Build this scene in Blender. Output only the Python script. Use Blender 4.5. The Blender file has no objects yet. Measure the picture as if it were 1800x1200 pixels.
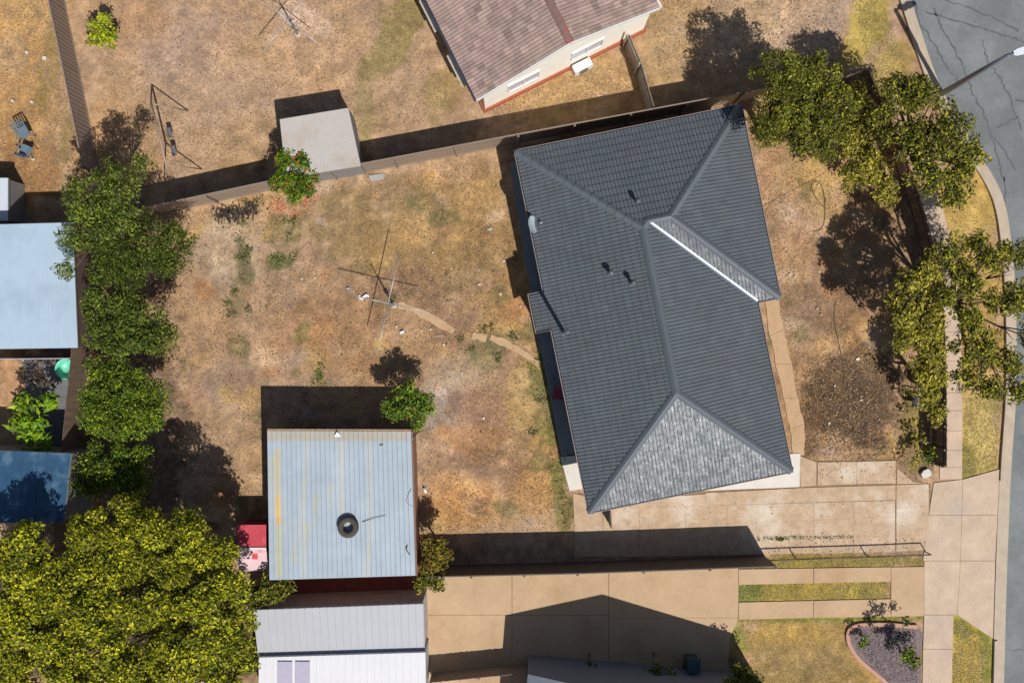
import bpy, bmesh, math, random
import numpy as np
from mathutils import Vector, Matrix, noise as mnoise

# ------------------------------------------------------------------ camera, light
S = bpy.context.scene
H = 42.0                      # height of the drone above the yard
M = 0.025                     # metres on the ground per photo unit
SUN_AZ = (0.49, -0.87)        # horizontal direction towards the sun
SUN_EL = math.radians(53.1)

cam_d = bpy.data.cameras.new("camera"); cam = bpy.data.objects.new("camera", cam_d)
S.collection.objects.link(cam); S.camera = cam
cam.location = (0, 0, H); cam.rotation_euler = (0, 0, 0)
cam_d.sensor_width = 36; cam_d.lens = 36 * H / (1800 * M); cam_d.clip_end = 2000

w = bpy.data.worlds.new("World"); S.world = w; w.use_nodes = True
nt = w.node_tree; nt.nodes.clear()
sky = nt.nodes.new("ShaderNodeTexSky"); sky.sky_type = 'NISHITA'; sky.sun_disc = False
sky.sun_elevation = SUN_EL; sky.sun_rotation = math.atan2(SUN_AZ[0], SUN_AZ[1])
bg = nt.nodes.new("ShaderNodeBackground"); bg.inputs[1].default_value = 0.065
ow = nt.nodes.new("ShaderNodeOutputWorld")
nt.links.new(sky.outputs[0], bg.inputs[0]); nt.links.new(bg.outputs[0], ow.inputs[0])

ld = bpy.data.lights.new("sun", 'SUN'); lo = bpy.data.objects.new("sun", ld); S.collection.objects.link(lo)
ld.energy = 4.4; ld.angle = math.radians(0.5); ld.color = (1.0, 0.975, 0.93)
sv = Vector((SUN_AZ[0] * math.cos(SUN_EL), SUN_AZ[1] * math.cos(SUN_EL), math.sin(SUN_EL)))
lo.rotation_euler = sv.to_track_quat('Z', 'Y').to_euler(); lo.location = (20, -30, 50)

S.view_settings.view_transform = 'Standard'; S.view_settings.look = 'None'
S.view_settings.exposure = 0.0; S.view_settings.gamma = 1.0
S.cycles.max_bounces = 6

R = random.Random(7)
NR = np.random.default_rng(11)
COL = S.collection

# ------------------------------------------------------------------ helpers
def P(x, y, h=0.0):
    k = M * (H - h) / H
    return Vector(((x - 900) * k, -(y - 600) * k, h))

def lin(c):
    c = c / 255.0
    return c / 12.92 if c <= 0.04045 else ((c + 0.055) / 1.055) ** 2.4

def A(r, g, b, k=1.2):          # albedo of a surface that looks (r,g,b) in full sun
    return (min(lin(r) / k, .9), min(lin(g) / k, .9), min(lin(b) / k, .9), 1)

BASE = {}
def tag(o, label=None, cat=None, group=None, kind=None):
    if label: o['label'] = label
    if cat: o['category'] = cat
    if group: o['group'] = group
    if kind: o['kind'] = kind
    return o

def thing(name, loc, label, cat, group=None):
    o = bpy.data.objects.new(name, None); COL.objects.link(o)
    o.location = Vector(loc); o.empty_display_size = .3
    BASE[o.name] = Vector(loc)
    return tag(o, label, cat, group)

def mesh_np(name, V, F, mat=None, cols=None, smooth=False):
    V = np.asarray(V, dtype=np.float32); F = np.asarray(F, dtype=np.int32)
    me = bpy.data.meshes.new(name)
    k = F.shape[1]
    me.vertices.add(len(V)); me.vertices.foreach_set("co", V.ravel())
    me.loops.add(F.size); me.loops.foreach_set("vertex_index", F.ravel())
    me.polygons.add(len(F))
    me.polygons.foreach_set("loop_start", np.arange(0, F.size, k, dtype=np.int32))
    me.polygons.foreach_set("loop_total", np.full(len(F), k, dtype=np.int32))
    me.polygons.foreach_set("use_smooth", np.full(len(F), bool(smooth), dtype=bool))
    me.update(calc_edges=True); me.validate()
    if cols is not None:
        a = me.color_attributes.new("col", 'FLOAT_COLOR', 'POINT')
        c = np.ones((len(V), 4), dtype=np.float32); c[:, :3] = cols
        a.data.foreach_set("color", c.ravel())
    if mat: me.materials.append(mat)
    return me

class MB:
    def __init__(s): s.v = []; s.f = []; s.sm = []
    def add(s, vs, fs, smooth=False):
        o = len(s.v); s.v += [Vector(p) for p in vs]
        s.f += [tuple(i + o for i in f) for f in fs]; s.sm += [smooth] * len(fs)
        return s
    def box(s, c, d, rz=0.0):          # centre, full size, turn about z
        c = Vector(c); x, y, z = d[0] / 2, d[1] / 2, d[2] / 2
        m = Matrix.Rotation(rz, 3, 'Z')
        vs = [c + m @ Vector((a * x, b * y, e * z)) for e in (-1, 1) for a, b in ((-1, -1), (1, -1), (1, 1), (-1, 1))]
        return s.add(vs, [(3, 2, 1, 0), (4, 5, 6, 7), (0, 1, 5, 4), (1, 2, 6, 5), (2, 3, 7, 6), (3, 0, 4, 7)])
    def beam(s, a, b, w_, h_, up=Vector((0, 0, 1))):
        a = Vector(a); b = Vector(b); d = (b - a).normalized()
        if abs(d.dot(up)) > .98: up = Vector((0, 1, 0))
        sd = d.cross(up).normalized() * w_ / 2; u = sd.cross(d).normalized() * h_ / 2
        vs = [a - sd - u, a + sd - u, a + sd + u, a - sd + u, b - sd - u, b + sd - u, b + sd + u, b - sd + u]
        return s.add(vs, [(0, 1, 2, 3), (7, 6, 5, 4), (1, 0, 4, 5), (2, 1, 5, 6), (3, 2, 6, 7), (0, 3, 7, 4)])
    def prism(s, pts, z0, z1):
        n = len(pts)
        vs = [Vector((p[0], p[1], z0)) for p in pts] + [Vector((p[0], p[1], z1)) for p in pts]
        ar = sum(pts[i][0] * pts[(i + 1) % n][1] - pts[(i + 1) % n][0] * pts[i][1] for i in range(n))
        fs = [tuple(range(n, 2 * n)), tuple(range(n - 1, -1, -1))] + [(i, (i + 1) % n, n + (i + 1) % n, n + i) for i in range(n)]
        if ar < 0: fs = [tuple(reversed(f)) for f in fs]
        return s.add(vs, fs)
    def tube(s, pts, rad, n=8, cap=True):
        pts = [Vector(p) for p in pts]
        if not isinstance(rad, (list, tuple)): rad = [rad] * len(pts)
        vs = []; ref = Vector((0.31, 0.2, 1)).normalized()
        for i, p in enumerate(pts):
            d = (pts[min(i + 1, len(pts) - 1)] - pts[max(i - 1, 0)])
            if d.length < 1e-7: d = Vector((0, 0, 1))
            d.normalize()
            r_ = ref if abs(d.dot(ref)) < .95 else Vector((1, 0, 0))
            a = d.cross(r_).normalized(); b = d.cross(a).normalized()
            for k in range(n):
                t = 2 * math.pi * k / n
                vs.append(p + (a * math.cos(t) + b * math.sin(t)) * rad[i])
        fs = []
        for i in range(len(pts) - 1):
            for k in range(n):
                k2 = (k + 1) % n
                fs.append((i * n + k, i * n + k2, (i + 1) * n + k2, (i + 1) * n + k))
        if cap:
            fs.append(tuple(range(n - 1, -1, -1))); o = (len(pts) - 1) * n
            fs.append(tuple(range(o, o + n)))
        return s.add(vs, fs, True)
    def lathe(s, c, prof, n=24, axis=Vector((0, 0, 1)), closed=False):
        c = Vector(c); axis = Vector(axis).normalized()
        q = Vector((0, 0, 1)).rotation_difference(axis)
        vs = []
        for r_, z in prof:
            for k in range(n):
                t = 2 * math.pi * k / n
                vs.append(c + q @ Vector((r_ * math.cos(t), r_ * math.sin(t), z)))
        fs = []; m = len(prof)
        for i in range(m if closed else m - 1):
            j = (i + 1) % m
            for k in range(n):
                k2 = (k + 1) % n
                fs.append((i * n + k, i * n + k2, j * n + k2, j * n + k))
        return s.add(vs, fs, True)
    def mesh(s, name, mat, off=Vector((0, 0, 0))):
        me = bpy.data.meshes.new(name)
        me.from_pydata([tuple(p - off) for p in s.v], [], s.f)
        me.polygons.foreach_set("use_smooth", s.sm)
        if mat: me.materials.append(mat)
        me.update()
        return me

def link(name, me, parent=None, loc=None):
    o = bpy.data.objects.new(name, me); COL.objects.link(o)
    if parent: o.parent = parent; BASE[o.name] = BASE[parent.name]
    elif loc is not None: o.location = loc; BASE[o.name] = Vector(loc)
    else: BASE[o.name] = Vector((0, 0, 0))
    return o

def part(name, mb, mat, parent):
    return link(name, mb.mesh(name, mat, BASE[parent.name]), parent)

def solo(name, mb, mat, label, cat, group=None, loc=None):
    if loc is None:
        c = sum(mb.v, Vector()) / len(mb.v); loc = Vector((c.x, c.y, min(p.z for p in mb.v)))
    loc = Vector(loc)
    return tag(link(name, mb.mesh(name, mat, loc), None, loc), label, cat, group)

def struct(name, mb, mat):
    return tag(link(name, mb.mesh(name, mat)), kind='structure')

# ------------------------------------------------------------------ materials
MATS = {}
def node_mat(name):
    m = bpy.data.materials.new(name); m.use_nodes = True
    n = m.node_tree.nodes; b = n["Principled BSDF"]
    return m, n, m.node_tree.links, b

def noise_node(n, l, scale, detail=4, rough=.6, vec=None, stretch=None):
    t = n.new("ShaderNodeTexNoise"); t.inputs["Scale"].default_value = scale
    t.inputs["Detail"].default_value = detail; t.inputs["Roughness"].default_value = rough
    if vec is None:
        g = n.new("ShaderNodeNewGeometry"); vec = g.outputs["Position"]
    if stretch:
        mp = n.new("ShaderNodeMapping"); mp.inputs["Scale"].default_value = stretch
        l.new(vec, mp.inputs[0]); vec = mp.outputs[0]
    l.new(vec, t.inputs["Vector"])
    return t.outputs[0]

def ramp(n, l, src, a, b, c0, c1):
    r = n.new("ShaderNodeValToRGB"); l.new(src, r.inputs[0])
    r.color_ramp.elements[0].position = a; r.color_ramp.elements[1].position = b
    r.color_ramp.elements[0].color = c0; r.color_ramp.elements[1].color = c1
    return r.outputs[0]

def mix(n, l, kind, fac, a, b):
    m = n.new("ShaderNodeMix"); m.data_type = 'RGBA'; m.blend_type = kind
    for s_, v in ((m.inputs[0], fac), (m.inputs[6], a), (m.inputs[7], b)):
        if hasattr(v, 'links'): l.new(v, s_)
        else: s_.default_value = v
    return m.outputs[2]

def mat(name, col, rough=.7, var=.25, sc=3.0, bump=.0, bsc=40.0, spec=.5, metal=0, fine=.0, fsc=60, stain=None, stsc=.6, st=(.5, .65), stretch=None):
    if name in MATS: return MATS[name]
    m, n, l, b = node_mat(name)
    c = col
    v = noise_node(n, l, sc, 6, .65, stretch=stretch)
    g = ramp(n, l, v, .3, .7, (1 - var, 1 - var, 1 - var, 1), (1 + var * .6, 1 + var * .6, 1 + var * .6, 1))
    c = mix(n, l, 'MULTIPLY', 1.0, col, g)
    if stain:
        s_ = noise_node(n, l, stsc, 7, .65, stretch=stretch)
        f = ramp(n, l, s_, st[0], st[1], (0, 0, 0, 1), (1, 1, 1, 1))
        c = mix(n, l, 'MIX', f, c, stain)
    if fine:
        f2 = noise_node(n, l, fsc, 2, .7)
        g2 = ramp(n, l, f2, .3, .7, (1 - fine,) * 3 + (1,), (1 + fine,) * 3 + (1,))
        c = mix(n, l, 'MULTIPLY', 1.0, c, g2)
    l.new(c, b.inputs["Base Color"])
    b.inputs["Roughness"].default_value = rough; b.inputs["Metallic"].default_value = metal
    b.inputs["Specular IOR Level"].default_value = spec
    if bump:
        bn = n.new("ShaderNodeBump"); bn.inputs["Strength"].default_value = bump; bn.inputs["Distance"].default_value = .02
        l.new(noise_node(n, l, bsc, 5, .7), bn.inputs["Height"]); l.new(bn.outputs[0], b.inputs["Normal"])
    MATS[name] = m
    return m

def attr_mat(name, rough=.7, var=.2, sc=8, spec=.3, fine=.15, fsc=70, trans=0, bump=0, bsc=60, mult=(1, 1, 1, 1)):
    m, n, l, b = node_mat(name)
    at = n.new("ShaderNodeAttribute"); at.attribute_name = "col"
    c = mix(n, l, 'MULTIPLY', 1.0, at.outputs["Color"], mult)
    v = noise_node(n, l, sc, 5, .65)
    c = mix(n, l, 'MULTIPLY', 1.0, c, ramp(n, l, v, .3, .7, (1 - var,) * 3 + (1,), (1 + var * .7,) * 3 + (1,)))
    if fine:
        f2 = noise_node(n, l, fsc, 2, .7)
        c = mix(n, l, 'MULTIPLY', 1.0, c, ramp(n, l, f2, .3, .7, (1 - fine,) * 3 + (1,), (1 + fine,) * 3 + (1,)))
    l.new(c, b.inputs["Base Color"]); b.inputs["Roughness"].default_value = rough
    b.inputs["Specular IOR Level"].default_value = spec
    if bump:
        bn = n.new("ShaderNodeBump"); bn.inputs["Strength"].default_value = bump; bn.inputs["Distance"].default_value = .02
        l.new(noise_node(n, l, bsc, 4, .7), bn.inputs["Height"]); l.new(bn.outputs[0], b.inputs["Normal"])
    if trans:
        t = n.new("ShaderNodeBsdfTranslucent"); l.new(c, t.inputs[0])
        ms = n.new("ShaderNodeMixShader"); ms.inputs[0].default_value = trans
        l.new(b.outputs[0], ms.inputs[1]); l.new(t.outputs[0], ms.inputs[2])
        l.new(ms.outputs[0], n["Material Output"].inputs[0])
    return m

concrete = mat('concrete', A(206, 176, 144), .85, .2, 2.2, .25, 30, .3, fine=.14, fsc=22, stain=A(230, 214, 194), stsc=.5, st=(.5, .7))
concrete_w = mat('pale_concrete', A(236, 226, 214), .85, .08, 2, .15, 30, .3, fine=.05)
concrete_p = mat('path_concrete', A(206, 170, 132), .85, .12, 2, .2, 30, .3, fine=.1, fsc=30, stain=A(190, 150, 112), stsc=1.2, st=(.55, .7))
concrete_g = mat('veranda_concrete', A(140, 150, 152), .85, .12, 2, .2, 30, .3, fine=.08)
concrete_n = mat('neighbour_concrete', A(206, 174, 138), .85, .12, .7, .2, 30, .3, fine=.08, fsc=20, stain=A(188, 152, 116), stsc=.4, st=(.5, .7))
concrete_f = mat('footpath_concrete', A(214, 188, 162), .85, .16, 1.3, .2, 30, .3, fine=.08, fsc=20, stain=A(196, 176, 160), stsc=.6, st=(.5, .7))
kerb_m = mat('kerb_concrete', A(200, 182, 160), .85, .15, 2, .2, 30, .3, fine=.1)
asphalt = mat('asphalt', A(124, 127, 127), .8, .14, .9, .35, 80, .3, fine=.2, fsc=30, stain=A(142, 144, 144), stsc=.35, st=(.42, .62))
tar = mat('crack_tar', A(100, 103, 105), .6, .15, 5, .1)
steel = mat('galvanised', A(190, 192, 190), .45, .1, 6, .05, metal=.3)
steel_dk = mat('grey_steel', A(110, 110, 108), .5, .15, 6)
wood_fence = mat('weathered_paling', A(132, 112, 94), .9, .3, 5, .3, 60, .2, fine=.2, fsc=20, stretch=(1, 1, .15))
sheet_fence = mat('fence_sheet', A(152, 134, 118), .6, .1, 2, .0)
bark = mat('bark', A(120, 104, 88), .9, .35, 8, .6, 30, .2)
bark_dk = mat('dark_bark', A(92, 78, 64), .9, .35, 8, .6, 30, .2)
white_paint = mat('white_paint', A(240, 238, 232), .5, .06, 2)
cream_wall = mat('cream_board', (.88, .83, .72, 1), .6, .06, 2, .05)
brick = mat('red_brick', A(176, 96, 66), .85, .25, 12, .2)
glass = mat('window_glass', A(40, 50, 60), .08, .05, 1)
joint_m = mat('joint_soil', A(158, 128, 98), .95, .3, 6)
plastic_w = mat('white_plastic', A(240, 240, 240), .4, .05, 2)
curtain = mat('curtained_glass', A(200, 196, 206), .3, .06, 2)
black_rub = mat('tyre_rubber', A(92, 84, 76), .8, .25, 10, .2, 40, .2)

# ------------------------------------------------------------------ noise field for the ground
def vnoise(X, Y, scale, seed):
    r = np.random.default_rng(seed); G = r.random((256, 256))
    x = X / scale; y = Y / scale
    xi = np.floor(x).astype(int); yi = np.floor(y).astype(int)
    fx = x - xi; fy = y - yi; fx = fx * fx * (3 - 2 * fx); fy = fy * fy * (3 - 2 * fy)
    g = lambda a, b: G[a % 256, b % 256]
    return (g(xi, yi) * (1 - fx) + g(xi + 1, yi) * fx) * (1 - fy) + (g(xi, yi + 1) * (1 - fx) + g(xi + 1, yi + 1) * fx) * fy
def fbm(X, Y, scale, seed, n=4):
    t = 0; a = 1; s_ = 0
    for i in range(n):
        t = t + a * vnoise(X + 1000, Y + 1000, scale / 2 ** i, seed + i * 13); s_ += a; a *= .55
    return t / s_

# (x, y, rx, ry, turn, colour, strength) patches of soil and grass as they lie on the ground
ZONES = [
 # far left yard
 (40, 150, 75, 230, 0, (196, 148, 88), .9), (60, 20, 70, 60, 0, (214, 166, 100), .8), (45, 300, 70, 60, 0, (176, 122, 66), .8),
 (90, 110, 22, 110, -14, (138, 122, 54), .7), (125, 230, 18, 60, -14, (130, 118, 52), .6), (20, 100, 25, 40, 0, (206, 168, 124), .6),
 # upper neighbour yard
 (400, 140, 330, 200, 0, (190, 152, 116), .9), (330, 80, 110, 70, 20, (182, 148, 124), .7), (560, 110, 120, 80, 0, (198, 156, 116), .6),
 (220, 240, 90, 90, 0, (192, 146, 94), .6), (430, 250, 100, 50, 0, (196, 152, 98), .5), (540, 35, 55, 25, -30, (216, 178, 148), .9),
 (700, 60, 30, 110, -32, (156, 136, 72), .7), (710, 20, 40, 30, 0, (170, 140, 84), .5), (780, 160, 30, 60, -20, (170, 142, 82), .6),
 (640, 210, 18, 60, 0, (150, 138, 80), .6), (680, 180, 60, 50, 0, (188, 150, 112), .4), (250, 40, 60, 30, 0, (188, 138, 96), .5),
 (960, 170, 160, 60, -20, (196, 152, 88), .8), (1060, 130, 70, 40, -20, (198, 156, 92), .7), (1190, 60, 60, 110, -10, (190, 154, 100), .6),
 (1330, 50, 160, 90, 0, (198, 166, 130), .8), (1420, 40, 60, 90, -15, (188, 158, 134), .6), (1440, 150, 80, 50, 0, (160, 130, 98), .5),
 # nature strip
 (1525, 40, 34, 110, -18, (196, 164, 74), .95), (1560, 130, 40, 60, -18, (184, 152, 78), .8),
 (1700, 350, 75, 90, 0, (204, 166, 88), .95), (1720, 500, 55, 120, 0, (196, 156, 84), .9), (1650, 480, 35, 60, 0, (150, 124, 92), .7),
 (1725, 620, 50, 90, 0, (196, 154, 84), .9), (1725, 770, 42, 90, 0, (200, 170, 92), .95), (1695, 810, 22, 40, 0, (160, 146, 60), .7), (1700, 1140, 40, 90, 0, (200, 166, 70), .95),
 (1735, 1140, 12, 90, 0, (136, 144, 44), .8), (1690, 1100, 18, 26, 0, (160, 156, 60), .7),
 # backyard of the lot
 (640, 620, 420, 300, 0, (178, 140, 104), 1.0),
 (400, 440, 70, 70, 0, (192, 164, 130), .8), (470, 370, 90, 30, -10, (196, 158, 116), .7), (370, 560, 60, 80, 0, (184, 144, 104), .5),
 (690, 330, 200, 45, -10, (170, 134, 90), .8), (620, 400, 160, 60, -5, (158, 130, 82), .7), (800, 390, 130, 90, 0, (186, 146, 90), .8), (870, 450, 80, 60, 0, (176, 134, 82), .7), (790, 470, 130, 50, 0, (150, 122, 80), .6),
 (430, 460, 16, 46, 8, (112, 104, 62), .6), (418, 520, 14, 40, 0, (124, 110, 70), .5), (505, 400, 50, 34, 20, (132, 120, 70), .5), (490, 460, 30, 16, 0, (92, 108, 42), .6),
 (560, 660, 10, 34, 18, (108, 112, 48), .8), (520, 655, 14, 10, 0, (112, 112, 52), .6), (645, 470, 30, 14, 0, (120, 110, 66), .5), (680, 530, 24, 16, 0, (112, 116, 54), .5), (535, 540, 30, 14, 0, (134, 112, 60), .5),
 (720, 505, 70, 40, 0, (156, 120, 94), .7), (600, 560, 110, 60, 0, (176, 132, 96), .6), (520, 620, 80, 50, 0, (184, 136, 100), .5), (450, 610, 70, 60, 0, (196, 152, 112), .6), (400, 670, 50, 50, 0, (166, 134, 108), .5),
 (620, 640, 60, 20, 0, (190, 140, 96), .5), (560, 580, 40, 30, 0, (196, 142, 88), .5),
 (400, 720, 40, 30, 0, (186, 150, 112), .7), (440, 830, 30, 60, 0, (200, 158, 112), .7), (390, 690, 30, 18, 10, (152, 128, 110), .6),
 (790, 600, 110, 50, 30, (166, 128, 96), .5), (860, 560, 60, 60, 0, (186, 142, 84), .6), (905, 520, 40, 60, 0, (192, 144, 82), .6), (800, 560, 40, 30, 0, (160, 122, 92), .5),
 (900, 590, 60, 14, 20, (140, 130, 86), .5), (860, 610, 50, 20, 20, (126, 120, 76), .6), (930, 590, 22, 30, 0, (150, 132, 74), .5),
 (770, 720, 40, 40, 0, (188, 168, 150), .6), (790, 680, 30, 30, 0, (196, 176, 156), .4), (810, 650, 60, 40, 0, (204, 172, 134), .5),
 (850, 720, 60, 40, 0, (166, 124, 96), .7), (840, 800, 80, 50, 0, (160, 122, 94), .8), (900, 850, 40, 50, 0, (158, 120, 92), .5), (830, 770, 70, 30, 0, (190, 132, 80), .5),
 (930, 690, 40, 70, -12, (204, 164, 98), .8), (960, 800, 35, 80, -12, (196, 152, 88), .7), (950, 660, 22, 40, -12, (118, 114, 58), .7), (965, 730, 20, 50, -12, (140, 130, 66), .6),
 (985, 830, 18, 60, -12, (118, 120, 58), .8), (990, 900, 16, 40, 0, (126, 120, 62), .7), (975, 760, 14, 40, -12, (108, 112, 52), .6), (940, 870, 40, 40, 0, (204, 152, 92), .7),
 (830, 880, 80, 45, 0, (206, 150, 92), .8), (790, 850, 40, 30, 0, (206, 152, 100), .6), (900, 910, 80, 16, 0, (190, 148, 96), .6), (760, 800, 30, 30, 0, (186, 142, 104), .5),
 # front yard
 (1450, 600, 140, 300, -8, (178, 138, 100), 1.0), (1400, 300, 60, 50, 0, (186, 148, 98), .7), (1450, 310, 50, 50, 0, (204, 164, 96), .8), (1350, 300, 20, 60, -12, (190, 140, 100), .6),
 (1410, 390, 34, 40, 0, (206, 164, 128), .8), (1460, 370, 40, 50, 0, (192, 154, 96), .7), (1400, 440, 40, 40, 0, (184, 140, 98), .6), (1385, 370, 20, 20, 0, (226, 200, 176), .4),
 (1450, 540, 70, 60, -20, (150, 116, 86), .8), (1500, 430, 60, 60, 0, (184, 146, 106), .6), (1520, 610, 60, 26, 0, (192, 158, 100), .7), (1400, 560, 20, 60, 0, (178, 140, 96), .6),
 (1490, 700, 84, 92, -6, (116, 90, 66), 1.0), (1430, 740, 26, 60, -10, (126, 96, 72), .8), (1500, 650, 70, 40, 0, (132, 104, 76), .8), (1560, 780, 24, 30, 0, (196, 152, 82), .7), (1545, 720, 22, 60, 0, (140, 108, 78), .7),
 (1540, 640, 34, 30, 0, (150, 120, 86), .7), (1455, 795, 20, 12, 0, (200, 166, 140), .8), (1390, 620, 14, 80, -12, (150, 116, 84), .5), (1345, 640, 6, 120, -11, (126, 112, 66), .7),
 (1600, 760, 20, 80, 0, (150, 130, 60), .7), (1610, 815, 30, 30, 0, (140, 116, 84), .7),
 # lower neighbour lawns
 (1430, 1040, 150, 26, 0, (172, 148, 62), .95), (1310, 1040, 26, 20, 0, (112, 132, 44), .9), (1460, 990, 170, 14, 0, (164, 142, 60), .95), (1320, 992, 24, 10, 0, (116, 132, 44), .8),
 (1450, 1150, 190, 90, 0, (176, 140, 80), 1.0), (1400, 1110, 90, 24, 0, (196, 154, 76), .8), (1450, 1085, 170, 10, 0, (134, 138, 50), .85), (1300, 1120, 14, 40, 20, (150, 148, 60), .7), (1420, 1180, 90, 30, 0, (158, 128, 78), .5),
 # left neighbours
 (20, 680, 40, 90, 0, (190, 142, 96), .95), (90, 700, 60, 90, 0, (110, 100, 96), .9), (150, 580, 12, 40, 0, (176, 148, 96), .8),
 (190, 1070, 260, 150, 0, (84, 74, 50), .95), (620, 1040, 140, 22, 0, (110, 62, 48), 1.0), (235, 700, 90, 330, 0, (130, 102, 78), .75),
]

GXC = 4.0
_zr = random.Random(99)
for _ in range(110):       # worn, golden and greyish spots in the yards of the lot
    if _zr.random() < .72: _x, _y = _zr.uniform(340, 985), _zr.uniform(300, 930)
    else: _x, _y = _zr.uniform(1340, 1600), _zr.uniform(280, 640)
    _c = _zr.choice([(212, 166, 98), (212, 166, 98), (186, 156, 134), (134, 122, 76), (152, 114, 84), (206, 172, 134), (196, 136, 86)])
    ZONES.append((_x, _y, _zr.uniform(10, 34), _zr.uniform(8, 24), _zr.uniform(-50, 50), _c, _zr.uniform(.35, .7)))
def ground_colour(X, Y):
    base = np.empty(X.shape + (3,)); base[:] = (184, 146, 108)
    n1 = fbm(X, Y, 60, 1, 5); n2 = fbm(X, Y, 26, 51, 4); n3 = fbm(X, Y, 120, 90, 3); n4 = fbm(X, Y, 12, 77, 3)
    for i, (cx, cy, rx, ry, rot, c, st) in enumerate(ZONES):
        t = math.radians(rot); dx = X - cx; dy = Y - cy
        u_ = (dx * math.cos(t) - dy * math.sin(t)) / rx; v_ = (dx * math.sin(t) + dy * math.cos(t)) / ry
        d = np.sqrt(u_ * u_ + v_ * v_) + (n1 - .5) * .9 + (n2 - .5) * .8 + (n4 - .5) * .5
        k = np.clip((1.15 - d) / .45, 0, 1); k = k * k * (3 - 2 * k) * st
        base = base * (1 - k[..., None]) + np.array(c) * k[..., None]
    f = 1 + (n2 - .5) * .32 + (n4 - .5) * .22
    base = base * f[..., None]
    warm = (n3 - .5)[..., None] * np.array((10, -2, -22)); base = base + warm
    mu = base.mean((0, 1), keepdims=True); base = mu + (base - mu) * 1.25
    lum = base.mean(-1, keepdims=True); base = (base * .80 + lum * .20) * 1.05
    return np.clip(base, 8, 255)

def build_ground():
    xs = np.concatenate(([-9000, -3000, -800, -300], np.arange(-60, 1861, GXC), [2100, 2600, 5000, 11000])).astype(float)
    ys = np.concatenate(([-9000, -3000, -800, -300], np.arange(-60, 1261, GXC), [1500, 2000, 4500, 10000])).astype(float)
    X, Y = np.meshgrid(xs, ys)
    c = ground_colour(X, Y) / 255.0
    L = np.where(c <= .04045, c / 12.92, ((c + .055) / 1.055) ** 2.4) / 1.2
    inner = (np.abs(X - 900) < 1000) & (np.abs(Y - 600) < 680)
    Z = np.where(inner, (fbm(X, Y, 40, 5, 3) - .5) * .03 - .018, 0)
    V = np.stack([(X - 900) * M, -(Y - 600) * M, Z], -1).reshape(-1, 3)
    ny, nx = X.shape
    idx = np.arange(nx * ny).reshape(ny, nx)
    F = np.stack([idx[1:, :-1], idx[1:, 1:], idx[:-1, 1:], idx[:-1, :-1]], -1).reshape(-1, 4)
    m, n, l, b = node_mat('dry_ground')
    at = n.new("ShaderNodeAttribute"); at.attribute_name = "col"; c0 = at.outputs["Color"]
    a1 = noise_node(n, l, 1.6, 8, .72)
    c1 = mix(n, l, 'MULTIPLY', 1.0, c0, ramp(n, l, a1, .32, .68, (.86, .85, .84, 1), (1.12, 1.11, 1.1, 1)))
    g1 = noise_node(n, l, 3.2, 6, .78)
    c1 = mix(n, l, 'MIX', ramp(n, l, g1, .52, .66, (0, 0, 0, 1), (.5, .5, .5, 1)), c1, A(214, 176, 120))
    g2 = noise_node(n, l, 2.3, 7, .78, stretch=(1, 1.3, 1))
    c1 = mix(n, l, 'MIX', ramp(n, l, g2, .36, .48, (.5, .5, .5, 1), (0, 0, 0, 1)), c1, A(142, 118, 94))
    a2 = noise_node(n, l, 7, 6, .75)
    c2 = mix(n, l, 'MULTIPLY', 1.0, c1, ramp(n, l, a2, .33, .67, (.80, .79, .78, 1), (1.16, 1.15, 1.13, 1)))
    a3 = noise_node(n, l, 24, 3, .7)
    c3 = mix(n, l, 'MULTIPLY', 1.0, c2, ramp(n, l, a3, .34, .66, (.80, .79, .78, 1), (1.18, 1.17, 1.16, 1)))
    a4 = noise_node(n, l, 15, 4, .8)
    k4 = ramp(n, l, a4, .60, .72, (0, 0, 0, 1), (.6, .6, .6, 1))
    c4 = mix(n, l, 'MIX', k4, c3, A(214, 180, 132))
    a5 = noise_node(n, l, 11, 5, .8)
    k5 = ramp(n, l, a5, .27, .40, (.35, .35, .35, 1), (0, 0, 0, 1))
    c5 = mix(n, l, 'MIX', k5, c4, A(104, 92, 68))
    l.new(c5, b.inputs["Base Color"]); b.inputs["Roughness"].default_value = .95; b.inputs["Specular IOR Level"].default_value = .1
    bn = n.new("ShaderNodeBump"); bn.inputs["Strength"].default_value = .8; bn.inputs["Distance"].default_value = .03
    l.new(noise_node(n, l, 18, 6, .75), bn.inputs["Height"]); l.new(bn.outputs[0], b.inputs["Normal"])
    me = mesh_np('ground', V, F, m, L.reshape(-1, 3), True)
    tag(link('ground', me), kind='structure')
build_ground()

# ------------------------------------------------------------------ paved surfaces
def poly_sheet(mb, pts, z):
    mb.add([P(x, y).xy.to_3d() + Vector((0, 0, z)) for x, y in pts], [tuple(range(len(pts)))])
def slab(mb, pts, z1=.03, z0=-.08, grow=0):
    w_ = [P(x, y) for x, y in pts]
    c = sum(w_, Vector()) / len(w_)
    if grow: w_ = [p + (c - p).normalized() * grow for p in w_]
    mb.prism([(p.x, p.y) for p in w_], z0, z1)
def arcpts(pts, n=8):     # smooth curve through the points
    out = []
    for i in range(len(pts) - 1):
        p0 = pts[max(i - 1, 0)]; p1 = pts[i]; p2 = pts[i + 1]; p3 = pts[min(i + 2, len(pts) - 1)]
        for k in range(n):
            t = k / n
            out.append(tuple(.5 * (2 * p1[j] + (p2[j] - p0[j]) * t + (2 * p0[j] - 5 * p1[j] + 4 * p2[j] - p3[j]) * t * t + (3 * p1[j] - p0[j] - 3 * p2[j] + p3[j]) * t ** 3) for j in range(2)))
    out.append(tuple(pts[-1]))
    return out

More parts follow.
